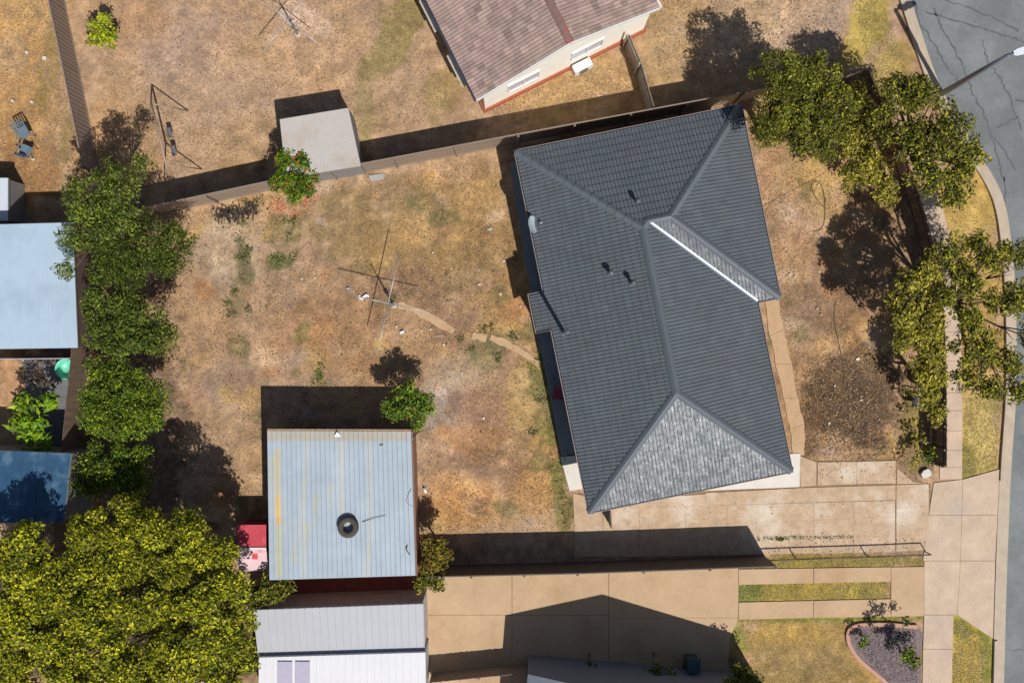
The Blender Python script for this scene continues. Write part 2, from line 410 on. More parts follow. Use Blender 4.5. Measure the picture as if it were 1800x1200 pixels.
ROAD = arcpts([(1530, -300), (1562, -120), (1598, -10), (1652, 150), (1712, 255), (1762, 345), (1780, 450), (1786, 560), (1786, 690), (1777, 830), (1770, 1000), (1764, 1220), (1758, 1500)], 10)
mb = MB()
for i in range(len(ROAD) - 1):
    a, b_ = ROAD[i], ROAD[i + 1]
    vs = [P(*a), P(a[0] + 420, a[1] - 60), P(b_[0] + 420, b_[1] - 60), P(*b_)]
    mb.add([v + Vector((0, 0, .012)) for v in vs], [(3, 2, 1, 0)])
struct('road', mb, asphalt)
def ribbon(mb, pts, w_, z, jit=0):
    pts = [P(*p) for p in pts]; vs = []
    for i, p in enumerate(pts):
        d = pts[min(i + 1, len(pts) - 1)] - pts[max(i - 1, 0)]; d.normalize()
        s_ = Vector((-d.y, d.x, 0)) * w_ / 2 * (1 + R.uniform(-jit, jit))
        vs += [p + s_ + Vector((0, 0, z)), p - s_ + Vector((0, 0, z))]
    mb.add(vs, [(2 * i, 2 * i + 1, 2 * i + 3, 2 * i + 2) for i in range(len(pts) - 1)])
def wob(pts, amp=2.5, n=7):
    o = []
    for i in range(len(pts) - 1):
        a, b_ = pts[i], pts[i + 1]
        for k in range(n):
            t = k / n; e = 0 if k == 0 and i == 0 else amp
            o.append((a[0] + (b_[0] - a[0]) * t + R.uniform(-e, e), a[1] + (b_[1] - a[1]) * t + R.uniform(-e, e)))
    return o + [pts[-1]]
mb = MB()
for pl in ([(1608, 5), (1618, 45), (1640, 75), (1665, 120), (1690, 150)], [(1640, 15), (1655, 50), (1680, 90), (1700, 135), (1710, 165), (1730, 200), (1742, 240), (1755, 280), (1765, 320)],
           [(1625, 20), (1690, 40), (1760, 60), (1800, 75)], [(1726, 70), (1738, 110), (1760, 140), (1775, 170), (1795, 230)], [(1745, 240), (1762, 262), (1785, 300)],
           [(1750, 225), (1770, 215), (1790, 205)], [(1765, 310), (1769, 380), (1771, 430)], [(1660, 0), (1720, 20), (1790, 55)], [(1785, 175), (1800, 178)], [(1755, 1140), (1800, 1142)]):
    ribbon(mb, wob(pl), .065, .017, .5)
o = struct('road', mb, tar); 

def offs(pl, d):
    out = []
    for i, p in enumerate(pl):
        a = pl[max(i - 1, 0)]; b_ = pl[min(i + 1, len(pl) - 1)]
        dx, dy = b_[0] - a[0], b_[1] - a[1]; L = math.hypot(dx, dy)
        out.append((p[0] - dy / L * d, p[1] + dx / L * d))
    return out
# concrete gutter and kerb along the road
mb = MB(); e0 = ROAD; e1 = offs(ROAD, 14); e2 = offs(ROAD, 20)
for i in range(len(ROAD) - 1):
    q = [P(*e0[i]), P(*e1[i]), P(*e1[i + 1]), P(*e0[i + 1])]
    mb.add([v + Vector((0, 0, .022)) for v in q], [(0, 1, 2, 3)])
    q = [P(*e1[i]), P(*e2[i]), P(*e2[i + 1]), P(*e1[i + 1])]
    hk = .12 if not (835 < ROAD[i][1] < 1120) else .035
    mb.prism([(v.x, v.y) for v in q], -.02, hk)
struct('kerb', mb, kerb_m)

mb = MB()
PATH = arcpts([(1622, 335), (1640, 380), (1658, 470), (1668, 560), (1671, 690), (1671, 842)], 5)
for i in range(len(PATH) - 1):
    a = offs(PATH, 20); b_ = offs(PATH, -20)
    q = [P(*a[i]), P(*a[i + 1]), P(*b_[i + 1]), P(*b_[i])]
    c = sum(q, Vector()) / 4; q = [p + (c - p).normalized() * .012 for p in q]
    mb.prism([(v.x, v.y) for v in q], -.05, .03)
struct('footpath', mb, concrete_f)
mb = MB()
for q in ([(1641, 848), (1692, 842), (1690, 905), (1632, 905)], [(1692, 842), (1757, 824), (1753, 905), (1690, 905)],
          [(1632, 905), (1690, 905), (1688, 985), (1622, 985)], [(1690, 905), (1753, 905), (1749, 985), (1688, 985)],
          [(1624, 985), (1688, 985), (1682, 1080), (1624, 1080)], [(1688, 985), (1749, 985), (1745, 1122), (1682, 1080)],
          [(1624, 1080), (1676, 1080), (1674, 1140), (1622, 1140)], [(1622, 1140), (1674, 1140), (1671, 1260), (1620, 1260)]):
    slab(mb, q, .03, -.06, .01)
struct('footpath', mb, concrete_f)

# driveway of the lot: slabs with open joints
def grid_slabs(mb, x0, x1, ys_l, ys_r, xs, z=.03, jit=0):
    xs = [x0] + xs + [x1]
    for j in range(len(ys_l) - 1):
        for i in range(len(xs) - 1):
            def yy(x, k): return ys_l[k] + (ys_r[k] - ys_l[k]) * (x - x0) / (x1 - x0)
            q = [(xs[i], yy(xs[i], j)), (xs[i + 1], yy(xs[i + 1], j)), (xs[i + 1], yy(xs[i + 1], j + 1)), (xs[i], yy(xs[i], j + 1))]
            slab(mb, q, z + R.uniform(-.004, .004), -.08, .004)
mb = MB()
grid_slabs(mb, 1060, 1573, [893, 928, 951, 979], [879, 908, 941, 969], [1124, 1205, 1278, 1430, 1500])
slab(mb, [(1240, 866), (1405, 857), (1574, 852), (1574, 878), (1240, 888)], .03, -.08, .004)
slab(mb, [(1060, 880), (1240, 868), (1240, 888), (1060, 893)], .027, -.08, .004)
slab(mb, [(1007, 866), (1058, 880), (1060, 934), (1010, 934)], .025, -.08, .004)
slab(mb, [(1010, 934), (1060, 930), (1060, 977), (1010, 979)], .022, -.08, .004)
grid_slabs(mb, 1575, 1632, [852, 893, 941, 969], [850, 888, 938, 966], [])
slab(mb, [(1437, 812), (1505, 811), (1505, 850), (1437, 853)], .03, -.08, .004)
slab(mb, [(1505, 811), (1574, 809), (1574, 849), (1505, 850)], .033, -.08, .004)
slab(mb, [(1576, 822), (1604, 846), (1624, 849), (1576, 850)], .03, -.08, .004)
slab(mb, [(1405, 800), (1435, 812), (1434, 853), (1407, 855)], .026, -.08, .004)
struct('driveway', mb, concrete)
mb = MB(); poly_sheet(mb, [(1008, 868), (1405, 858), (1405, 802), (1436, 810), (1574, 809), (1625, 850), (1636, 850), (1632, 968), (1010, 979)], .0045)
struct('driveway_bed', mb, joint_m)
mb = MB()
slab(mb, [(1220, 820), (1391, 797), (1406, 797), (1405, 855), (1236, 862)], .05)
struct('apron', mb, concrete_w)
mb = MB()
PA = [(1343, 520), (1353, 590), (1364, 640), (1377, 700), (1389, 755), (1394, 800)]
PB = [(1368, 526), (1378, 580), (1391, 640), (1402, 700), (1414, 745), (1414, 800)]
def fray(pl, k=6, a=1.3):
    return [(pl[i][0] + (pl[i + 1][0] - pl[i][0]) * t / k + R.uniform(-a, a), pl[i][1] + (pl[i + 1][1] - pl[i][1]) * t / k) for i in range(len(pl) - 1) for t in range(k)] + [pl[-1]]
FA, FB = fray(PA), fray(PB)
for i in range(len(FA) - 1): 
    q = [P(*FA[i]), P(*FB[i]), P(*FB[i + 1]), P(*FA[i + 1])]
    if i % 6 == 5: q[2] = q[2] + (q[1] - q[2]).normalized() * .012; q[3] = q[3] + (q[0] - q[3]).normalized() * .012
    mb.add([v + Vector((0, 0, .02)) for v in q], [(0, 3, 2, 1)])
struct('garden_path', mb, concrete_p)
mb = MB()
slab(mb, [(985, 803), (1030, 798), (1045, 855), (1001, 862)], .055, -.05)
struct('patio', mb, concrete_w)
mb = MB(); slab(mb, [(945, 585), (1010, 572), (1030, 790), (987, 802)], .05, -.05); slab(mb, [(896, 286), (940, 278), (975, 510), (934, 518)], .05, -.05)
struct('patio', mb, concrete_g)
# worn concrete strip leading from the clothesline
mb = MB()
for pl in ([(700, 536), (718, 540), (740, 549), (770, 566), (798, 582)], [(830, 590), (842, 591), (855, 595)], [(862, 592), (890, 604), (915, 618), (948, 640)]):
    ribbon(mb, wob(pl, .7, 3), .30, .022, .3)
struct('garden_path', mb, concrete_p)
mb = MB()
slab(mb, [(648, 309), (674, 305), (676, 315), (652, 319)], .04); struct('paving_slab', mb, mat('grey_slab', A(176, 172, 170), .9, .15, 6, .1))
# lower neighbour's concrete yard and drive strips
mb = MB()
for q in ([(748, 1004), (900, 1000), (900, 1080), (748, 1080)], [(900, 1000), (1070, 995), (1070, 1080), (900, 1080)], [(1070, 995), (1298, 988), (1298, 1085), (1070, 1085)],
          [(748, 1080), (900, 1080), (900, 1240), (748, 1240)], [(900, 1080), (1070, 1080), (1070, 1240), (900, 1240)], [(1070, 1085), (1298, 1085), (1282, 1125), (1278, 1240), (1070, 1240)],
          [(1298, 1000), (1430, 998), (1430, 1024), (1298, 1027)], [(1430, 998), (1566, 996), (1566, 1021), (1430, 1024)], [(1566, 996), (1624, 995), (1624, 1082), (1566, 1083)],
          [(1298, 1058), (1430, 1055), (1430, 1085), (1298, 1088)], [(1430, 1055), (1566, 1052), (1566, 1083), (1430, 1085)]):
    slab(mb, q, .03, -.06, .012)
struct('driveway', mb, concrete_n)
mb = MB(); poly_sheet(mb, [(40, 640), (140, 640), (128, 782), (60, 782)], .006)
struct('paving', mb, mat('dark_paving', A(120, 118, 120), .9, .2, 3))
mb = MB(); poly_sheet(mb, [(480, 985), (742, 990), (742, 1060), (480, 1060)], .006)
struct('paving', mb, mat('brick_paving', A(150, 84, 66), .9, .25, 3))

# ------------------------------------------------------------------ roof tiles
PROF = [(0, -.02), (.009, -.02), (.012, .016), (.05, .019), (.1, .019), (.138, .016), (.141, -.02), (.15, -.02)]
TILE_W, GAUGE = .30, .32
def tile_face(name, O, e, s, poly, matl, parent, seed=0, tilt=.0015, col0=(1, 1, 1), cv=.035, a_off=0.0):
    """O: 3D point with a=0,b=0; e: unit along eave; s: unit up the slope; poly: convex outline in (a,b)."""
    rr = np.random.default_rng(seed)
    e = np.array(e); s = np.array(s); n = np.cross(e, s)
    if n[2] < 0: n = -n
    O = np.array(O)
    a0 = min(p[0] for p in poly) - .05; a1 = max(p[0] for p in poly) + .05; b1 = max(p[1] for p in poly) + .05
    pa = [p[0] for p in PROF] + [p[0] + .15 for p in PROF[1:]]
    ph = [p[1] for p in PROF] + [p[1] for p in PROF[1:]]
    pa = np.array(pa); ph = np.array(ph); k = len(pa)
    V = []; F = []; C = []; off = 0
    j = 0
    while j * GAUGE < b1:
        sh = 0
        i = math.floor((a0 - a_off) / TILE_W) 
        while i * TILE_W + a_off < a1:
            ax = i * TILE_W + a_off + pa + sh
            t1, t2, t3 = rr.normal(0, tilt, 3)
            bb = j * GAUGE + rr.normal(0, .002)
            tl = (pa / TILE_W - .5) * 2
            rows = []
            rows.append((bb, np.full(k, -.01)))
            rows.append((bb, ph + .03 + t1 + t3 * tl))
            rows.append((bb + .335, ph + .001 + t2 * .5 + t3 * tl))
            for (b_, h_) in rows:
                V.append(O + np.outer(ax, e) + b_ * s + np.outer(h_, n))
            c = 1 + rr.normal(0, cv); tint = rr.normal(0, .015, 3)
            C.append(np.tile(np.array(col0) * (c + tint), (3 * k, 1)))
            for r_ in range(2):
                for q in range(k - 1):
                    x = off + r_ * k + q
                    F.append((x, x + 1, x + k + 1, x + k))
            off += 3 * k; i += 1
        j += 1
    V = np.concatenate(V); C = np.clip(np.concatenate(C), 0, 5); 
    me = mesh_np(name, V - np.array(BASE[parent.name]), F, None, C)
    bm = bmesh.new(); bm.from_mesh(me)
    cen = np.mean(np.array(poly), 0); m = len(poly)
    for i in range(m):
        p = np.array(poly[i]); q = np.array(poly[(i + 1) % m]); d = q - p
        nn = np.array((d[1], -d[0])); nn = nn / np.linalg.norm(nn)
        if np.dot(cen - p, nn) > 0: nn = -nn
        co = O + e * p[0] + s * p[1] - np.array(BASE[parent.name])
        no = e * nn[0] + s * nn[1]
        # leave the lower edge of the first course standing
        if abs(p[1]) < 1e-6 and abs(q[1]) < 1e-6: continue
        bmesh.ops.bisect_plane(bm, geom=bm.verts[:] + bm.edges[:] + bm.faces[:], dist=1e-5, plane_co=co, plane_no=no, clear_outer=True)
    bmesh.ops.recalc_face_normals(bm, faces=bm.faces[:]) if False else None
    bm.to_mesh(me); bm.free(); me.materials.clear(); me.materials.append(matl)
    return me

def cap_line(mb, A_, B_, drop, hw=.17, seg=.40, up=.075):
    """half round caps from the low end A_ to the high end B_ (3D)."""
    A_ = Vector(A_); B_ = Vector(B_); d = B_ - A_; L = d.length; d.normalize()
    sd = Vector((-d.y, d.x, 0)).normalized(); uz = sd.cross(d); uz = uz if uz.z > 0 else -uz
    n = max(1, round(L / seg)); sg = L / n
    for i in range(n):
        p0 = A_ + d * (i * sg); p1 = A_ + d * ((i + 1) * sg + .03)
        vs = []
        for p, ex in ((p0, .022), (p1, .0)):
            for q in (-1, -.97, -.55, 0, .55, .97, 1):
                hh = up * (1 - abs(q) ** 1.6) - drop * hw * abs(q) + ex + .035
                if abs(q) == 1: hh -= .05
                vs.append(p + sd * (q * (hw + ex * .5)) + uz * hh)
        fs = [(k, k + 1, k + 8, k + 7) for k in range(6)] + [(6, 5, 4, 3, 2, 1, 0)]
        mb.add(vs, fs, False)

m, n, l, b = node_mat('charcoal_tile'); at = n.new("ShaderNodeAttribute"); at.attribute_name = "col"
c = mix(n, l, 'MULTIPLY', 1.0, at.outputs["Color"], (.110, .123, .134, 1))
v = noise_node(n, l, 30, 3, .7); c = mix(n, l, 'MULTIPLY', 1.0, c, ramp(n, l, v, .3, .7, (.86, .86, .86, 1), (1.12, 1.12, 1.12, 1)))
v = noise_node(n, l, .5, 4, .6); c = mix(n, l, 'MULTIPLY', 1.0, c, ramp(n, l, v, .3, .7, (.93, .93, .93, 1), (1.06, 1.06, 1.06, 1)))
l.new(c, b.inputs["Base Color"])
v = noise_node(n, l, 9, 4, .7); rg = ramp(n, l, v, .3, .7, (.25, .25, .25, 1), (.42, .42, .42, 1)); l.new(rg, b.inputs["Roughness"])
sp_ = noise_node(n, l, 3.3, 5, .8); l.new(ramp(n, l, sp_, .38, .64, (.07, .07, .07, 1), (.29, .29, .29, 1)), b.inputs["Specular IOR Level"])
bn = n.new("ShaderNodeBump"); bn.inputs["Strength"].default_value = 1.0; bn.inputs["Distance"].default_value = .013
g_ = n.new("ShaderNodeNewGeometry"); cb = n.new("ShaderNodeCombineXYZ")       # fine brush marks down the slope of the paint
for k_, (vec_, sc_) in enumerate((((.98, .2, 0), 15), ((.2, -.98, 0), 2.6))):
    dt = n.new("ShaderNodeVectorMath"); dt.operation = 'DOT_PRODUCT'; dt.inputs[1].default_value = tuple(q * sc_ for q in vec_)
    l.new(g_.outputs["Position"], dt.inputs[0]); l.new(dt.outputs["Value"], cb.inputs[k_])
l.new(noise_node(n, l, 1, 2, .6, cb.outputs[0]), bn.inputs["Height"]); l.new(bn.outputs[0], b.inputs["Normal"])
tile_m = m
cap_m = mat('ridge_cap_paint', A(102, 108, 114), .5, .08, 2, .05, 20)
gut_m = mat('gutter_paint', A(150, 134, 132), .45, .12, 3)
fascia_m = mat('fascia_paint', A(52, 50, 60), .5, .08, 3)
valley_m = mat('valley_zinc', A(150, 158, 170), .5, .05, 3, metal=.6)
wall_m = mat('rendered_wall', A(150, 140, 132), .85, .1, 3, .1)

# ------------------------------------------------------------------ the tiled house
T = math.tan(math.radians(20)); CT = math.cos(math.radians(20)); EZ = 2.7
TL = P(907, 267, EZ)
U = Vector((.2, -.98, 0)).normalized(); Vv = Vector((-U.y, U.x, 0))
def HW(u, v, z=EZ): return Vector((TL.x, TL.y, 0)) + U * u + Vv * v + Vector((0, 0, z))
W1, W2, UL, US = 8.47, 9.42, 15.1, 8.0
hf = W1 / 2; wr = US / 2
house = thing('tiled_house', HW(7, 4, 0), 'house with a large charcoal tiled hip roof and bright metal valley', 'house')
roof_def = [  # outline in (u,v); inward direction; constant
 ([(0, 0), (hf, hf), (UL - hf, hf), (UL, 0)], (0, 1), 0),
 ([(0, 0), (wr, wr), (wr, W2 - wr), (0, W2)], (1, 0), 0),
 ([(wr, wr), (hf, hf), (wr, W1 - wr)], (1, 0), 0),
 ([(0, W2), (wr, W2 - wr), (US, W2)], (0, -1), W2),
 ([(wr, W1 - wr), (wr, W2 - wr), (US, W2), (US, W1)], (-1, 0), US),
 ([(hf, hf), (wr, W1 - wr), (US, W1), (UL, W1), (UL - hf, hf)], (0, -1), W1),
 ([(UL, 0), (UL - hf, hf), (UL, W1)], (-1, 0), UL),
]
def add_roof_face(pl, dr, cst, parent, i, matl=tile_m, tfun=HW, t=T, ct=CT, z0=EZ, **kw):
    ev = (dr[1], -dr[0])
    e3 = (tfun(ev[0], ev[1], 0) - tfun(0, 0, 0)).normalized(); d3 = (tfun(dr[0], dr[1], 0) - tfun(0, 0, 0)).normalized()
    s3 = (d3 + Vector((0, 0, t))).normalized()
    O = tfun(-cst * dr[0], -cst * dr[1], z0)
    loc = [(u * ev[0] + v * ev[1], (u * dr[0] + v * dr[1] + cst) / ct) for u, v in pl]
    a_o = kw.pop('a_off', 0)
    return tile_face('roof', O, e3, s3, loc, matl, parent, seed=i + 3, a_off=a_o, **kw)
mes = [add_roof_face(pl, dr, c_, house, i) for i, (pl, dr, c_) in enumerate(roof_def)]
# small projecting bay carried on the same slope
mes.append(add_roof_face([(5.9, -.62), (5.9, .0), (7.4, .0), (7.4, -.62)], (0, 1), .62, house, 20, z0=EZ - .62 * T))
bm = bmesh.new()
for me in mes: bm.from_mesh(me)
roof_me = bpy.data.meshes.new('roof'); bm.to_mesh(roof_me); bm.free(); roof_me.materials.append(tile_m)
roof = link('roof', roof_me, house)
caps = [((0, 0, 0), (hf, hf, hf)), ((0, W2, 0), (wr, W2 - wr, wr)), ((US, W2, 0), (wr, W2 - wr, wr)), ((UL, 0, 0), (UL - hf, hf, hf)), ((UL, W1, 0), (UL - hf, hf, hf)),
        ((UL - hf, hf, hf), (hf, hf, hf)), ((wr, W2 - wr, wr), (wr, W1 - wr, wr)), ((wr, W1 - wr, wr), (hf, hf, hf))]
for a, b_ in caps:
    mb = MB(); ridge = a[2] > 0 and abs(a[2] - b_[2]) < .01
    cap_line(mb, HW(a[0], a[1], EZ + a[2] * T), HW(b_[0], b_[1], EZ + b_[2] * T), T if ridge else .257)
    part('ridge_cap', mb, cap_m, roof)
mb = MB()
a = HW(wr + .05, W1 - wr + .05, EZ + (wr - .05) * T + .085); b_ = HW(US, W1, EZ + .085)
d = (b_ - a).normalized(); sd = Vector((-d.y, d.x, 0)).normalized()
mb.add([a + sd * .075 + Vector((0, 0, .02)), a, a - sd * .075 + Vector((0, 0, .02)), b_ + sd * .075 + Vector((0, 0, .02)), b_, b_ - sd * .075 + Vector((0, 0, .02))], [(0, 1, 4, 3), (1, 2, 5, 4)])
part('valley_flashing', mb, valley_m, roof)

OUT = [(0, 0), (5.9, 0), (5.9, -.62), (7.4, -.62), (7.4, 0), (UL, 0), (UL, W1), (US, W1), (US, W2), (0, W2)]
def oz(p): return EZ if p[1] >= 0 else EZ - .62 * T
def inset(poly, d):
    n = len(poly); ar = sum(poly[i][0] * poly[(i + 1) % n][1] - poly[(i + 1) % n][0] * poly[i][1] for i in range(n)); sg = 1 if ar > 0 else -1
    out = []
    for i in range(n):
        p0 = Vector(poly[i - 1]); p = Vector(poly[i]); p1 = Vector(poly[(i + 1) % n])
        d0 = (p - p0).normalized(); d1 = (p1 - p).normalized()
        n0 = Vector((-d0.y, d0.x)) * sg; n1 = Vector((-d1.y, d1.x)) * sg
        k = n0 + n1; k = k / max(.2, (1 + n0.dot(n1)))
        out.append((p.x + k.x * d, p.y + k.y * d))
    return out
def sweep(mb, poly, prof, zf, tf):
    """prof: (outward offset, height)"""
    rings = [[tf(q[0], q[1], zf(poly[i]) + hh) for i, q in enumerate(inset(poly, -of))] for of, hh in prof]
    n = len(poly)
    for a_, b2 in zip(rings[:-1], rings[1:]):
        mb.add(a_ + b2, [(i, (i + 1) % n, n + (i + 1) % n, n + i) for i in range(n)])
mb = MB(); sweep(mb, OUT, [(-.04, -.02), (-.04, -.09), (.055, -.09), (.055, .015), (.085, .015), (.085, -.12), (-.06, -.12)], oz, HW)
part('gutter', mb, gut_m, house)
mb = MB(); sweep(mb, OUT, [(-.06, -.005), (-.06, -.2), (-.09, -.2), (-.55, -.2)], oz, HW)
part('fascia', mb, fascia_m, house)
WAL = [(.5, .5), (5.95, .5), (5.95, -.45), (7.35, -.45), (7.35, .5), (UL - .5, .5), (UL - .5, W1 - .5), (US - .5, W1 - .5), (US - .5, W2 - .5), (.5, W2 - .5)]
mb = MB(); mb.prism([HW(u, v, 0).xy for u, v in WAL], 0, 2.42)
part('wall', mb, wall_m, house)
def window(parent, c, along, out, w_, h_, z):
    fr = MB(); fr.beam(c - along * w_ / 2 + out * .03 + Vector((0, 0, z)), c + along * w_ / 2 + out * .03 + Vector((0, 0, z)), .1, .07)
    fr.beam(c - along * w_ / 2 + out * .03 + Vector((0, 0, z + h_)), c + along * w_ / 2 + out * .03 + Vector((0, 0, z + h_)), .08, .06)
    for k in (-1, 0, 1): fr.beam(c + along * k * (w_ / 2 - .03) + out * .03 + Vector((0, 0, z + .035)), c + along * k * (w_ / 2 - .03) + out * .03 + Vector((0, 0, z + h_ - .03)), .06, .05, out)
    f = part('window', fr, white_paint, parent)
    g = MB(); g.beam(c - along * (w_ / 2 - .06) + out * .012 + Vector((0, 0, z + h_ / 2)), c + along * (w_ / 2 - .06) + out * .012 + Vector((0, 0, z + h_ / 2)), .02, h_ - .1)
    part('pane', g, glass if parent.name != 'gable_house' else curtain, f)
for u in (1.8, 4.2, 12.5): window(house, HW(u, .5, 0), U, -Vv, 1.4, 1.0, 1.0)
for u in (9.6, 12.8): window(house, HW(u, W1 - .5, 0), U, Vv, 1.8, 1.2, .9)
window(house, HW(3.5, W2 - .5, 0), U, Vv, 2.2, 1.3, .9)
window(house, HW(UL - .5, 5.5, 0), Vv, U, 1.6, 1.1, 1.0)
mb = MB(); c = HW(9.0, .5, 0) - Vv * .02; mb.beam(c + U * -.42 + Vector((0, 0, 1.05)), c + U * .42 + Vector((0, 0, 1.05)), .05, 2.02)
dr_ = part('door', mb, mat('door_paint', A(120, 60, 50), .5, .1, 3), house)
mb = MB(); mb.tube([c + U * .34 - Vv * .04 + Vector((0, 0, 1.0)), c + U * .34 - Vv * .09 + Vector((0, 0, 1.0))], .025); part('handle', mb, steel, dr_)
# roof pipes
pipe_m = mat('painted_pipe', A(104, 112, 118), .3, .1, 4)
def roof_z(u, v): return EZ + T * max(min(v, W1 - v, u, UL - u), min(v, W2 - v, u, US - u))
def uvpx(x, y):
    z = EZ + .6
    for _ in range(6):
        p = P(x, y, z) - Vector((TL.x, TL.y, 0)); u = p.xy.dot(U.xy); v = p.xy.dot(Vv.xy); z = roof_z(u, v)
    return u, v, z
def cowl(name, x, y, h_, r_, cr):
    u, v, z = uvpx(x, y); c = HW(u, v, z - .05)
    mb = MB(); mb.tube([c, c + Vector((0, 0, h_ * .6)), c + Vector((0, 0, h_))], r_, 12)
    p = part(name, mb, pipe_m, roof)
    mb2 = mb
    mb.v = []; mb.f = []; mb.sm = []
    mb.lathe(c + Vector((0, 0, h_ - .02)), [(r_, -.08), (cr, -.05), (cr, .06), (cr * .6, .12), (.001, .14)], 14)
    mb.lathe(c + Vector((0, 0, .06)), [(r_ * 2.2, -.02), (r_ * 1.8, .02), (r_, .05)], 14)
    q = bpy.data.meshes.new('cap'); 
    me2 = mb.mesh(name, pipe_m, BASE[house.name]); bm = bmesh.new(); bm.from_mesh(p.data); bm.from_mesh(me2); bm.to_mesh(p.data); bm.free()
    p.data.polygons.foreach_set("use_smooth", [True] * len(p.data.polygons))
    return p
cowl('flue', 991, 584, 2.55, .075, .1)
cowl('vent_pipe', 1072, 481, .55, .06, .12)
cowl('vent_pipe', 1110, 498, .62, .06, .1)
cowl('vent_pipe', 1119, 356, .5, .06, .1)
# satellite dish at the gutter
u, v, z = uvpx(934, 396); c = HW(u, v, z + .25)
ax = Vector((.9, .12, .55)).normalized()
mb = MB(); prof = [(r_, .9 * r_ * r_ * .7) for r_ in (0.001, .08, .16, .24, .30, .34, .36)]; prof += [(.365, prof[-1][1] - .008), (.34, prof[-2][1] - .02), (.2, .01), (.001, -.02)]
mb.lathe(c, prof, 28, ax)
dish = part('satellite_dish', mb, mat('dish_paint', A(178, 190, 196), .5, .05, 3), house)
mb = MB(); e1_ = c + ax * .5 + Vector((0, 0, -.1))
mb.tube([c - ax * .02 - Vector((0, 0, .3)), c + ax * .2 - Vector((0, 0, .33)), e1_], .014, 6); mb.tube([c - ax * .03, c - ax * .1 - Vector((0, 0, .45))], .025, 8)
mb.tube([e1_, e1_ + ax * -.09], .04, 8)
part('feed_arm', mb, steel, dish)

# ------------------------------------------------------------------ generic ribbed roof sheet
def ribbed(mb, p00, p10, p11, p01, pitch, rh, rw, along=1, nseg=1, th=.0, colfn=None):
    """corners in 3D; ribs run from the p00-p10 edge to the p01-p11 edge."""
    p00, p10, p11, p01 = map(Vector, (p00, p10, p11, p01))
    W_ = (p10 - p00).length; n = max(1, round(W_ / pitch)); us = []; hs = []
    f = rw / W_
    for i in range(n + 1):
        c = i / n
        for du, h_ in ((-f, 0), (-f * .55, rh), (f * .55, rh), (f, 0)):
            us.append(min(1, max(0, c + du))); hs.append(h_)
    nu = len(us); N = (p10 - p00).cross(p01 - p00).normalized(); N = N if N.z > 0 else -N
    vs = []
    for j in range(nseg + 1):
        t = j / nseg
        for u_, h_ in zip(us, hs):
            vs.append(p00.lerp(p10, u_).lerp(p01.lerp(p11, u_), t) + N * h_)
    o = len(mb.v)
    fs = [(j * nu + i, j * nu + i + 1, (j + 1) * nu + i + 1, (j + 1) * nu + i) for j in range(nseg) for i in range(nu - 1)]
    if (vs[1] - vs[0]).cross(vs[nu] - vs[0]).z < 0: pass
    mb.add(vs, fs)

# garage with pale blue ribbed roof
def corner(x, y, h): return P(x, y, h)
ZR = 2.45
g = thing('ribbed_garage', P(600, 880, 0), 'large square garage with pale blue ribbed metal roof carrying a tyre', 'garage')
c0, c1, c2, c3 = corner(474, 1019, ZR), corner(731, 1011, ZR), corner(723, 758, ZR + .06), corner(470, 757, ZR + .06)
mb = MB(); ribbed(mb, c0, c1, c2, c3, .205, .04, .009, nseg=90)
V_ = np.array([tuple(p) for p in mb.v]); 
k = H / (H - V_[:, 2]) / M; PX = V_[:, 0] * k + 900; PY = -V_[:, 1] * k + 600
base = np.tile(np.array((178., 190., 200.)), (len(V_), 1))
nA = fbm(PX, PY * .25, 14, 400, 4)[:, None]; nB = fbm(PX, PY, 40, 420, 4)[:, None]
base += (nA - .5) * 12 + (nB - .5) * 14
base += np.where((np.floor((PX - 470) / 8.7) % 13 == 7), 1, 0)[:, None] * np.array((12, 4, -8)) * 1.0
def stainpx(x0, x1, y0, y1, c_, st, soft=1.2):
    global base
    kx = np.clip((PX - x0) / soft + .5, 0, 1) * np.clip((x1 - PX) / soft + .5, 0, 1)
    ky = np.clip((PY - y0) / 4 + .5, 0, 1) * np.clip((y1 - PY) / 4 + .5, 0, 1)
    q = (kx * ky * st)[:, None]; base = base * (1 - q) + np.array(c_) * q
stainpx(468, 722, 757, 775, (186, 176, 158), .8)
stainpx(486, 494, 786, 925, (226, 192, 122), .55); stainpx(487, 494, 870, 922, (240, 190, 96), .8); stainpx(489, 493, 925, 1015, (214, 200, 140), .6)
stainpx(476, 480, 800, 930, (206, 196, 150), .5); stainpx(516, 521, 924, 990, (206, 192, 146), .6); stainpx(537, 541, 920, 985, (204, 190, 140), .6)
stainpx(553, 557, 870, 945, (202, 190, 140), .7); stainpx(578, 582, 850, 925, (206, 196, 150), .6); stainpx(596, 606, 775, 905, (206, 204, 198), .6)
stainpx(486, 560, 919, 922, (196, 190, 170), .6); stainpx(600, 604, 850, 905, (210, 200, 160), .5)
cl = np.clip(base, 5, 255) / 255; cl = ((cl + .055) / 1.055) ** 2.4 / 1.2
blue_roof = attr_mat('pale_blue_steel', .45, .06, 2, .5, .04, 40)
me = mesh_np('roof', V_ - np.array(BASE[g.name]), mb.f, blue_roof, cl)
rf = link('roof', me, g)
rust_m = mat('rusty_timber', A(150, 108, 84), .9, .3, 6, .3, 40)
mb = MB()
b0, b1, b2, b3 = P(497, 994), P(739, 987), P(731, 751), P(494, 750)
def gp(x, y, z): return Vector((x, y, z))
gc = [(c0.x + .1, c0.y + .1), (c1.x - .06, c1.y + .1), (c2.x - .06, c2.y - .12), (c3.x + .1, c3.y - .12)]
mb.prism(gc, 0, ZR - .04)
part('wall', mb, rust_m, g)
mb = MB(); mb.beam(c3 + Vector((0, .05, -.03)), c2 + Vector((0, .05, -.03)), .07, .09); part('gutter', mb, mat('rust_gutter', A(176, 140, 104), .8, .35, 9), g)
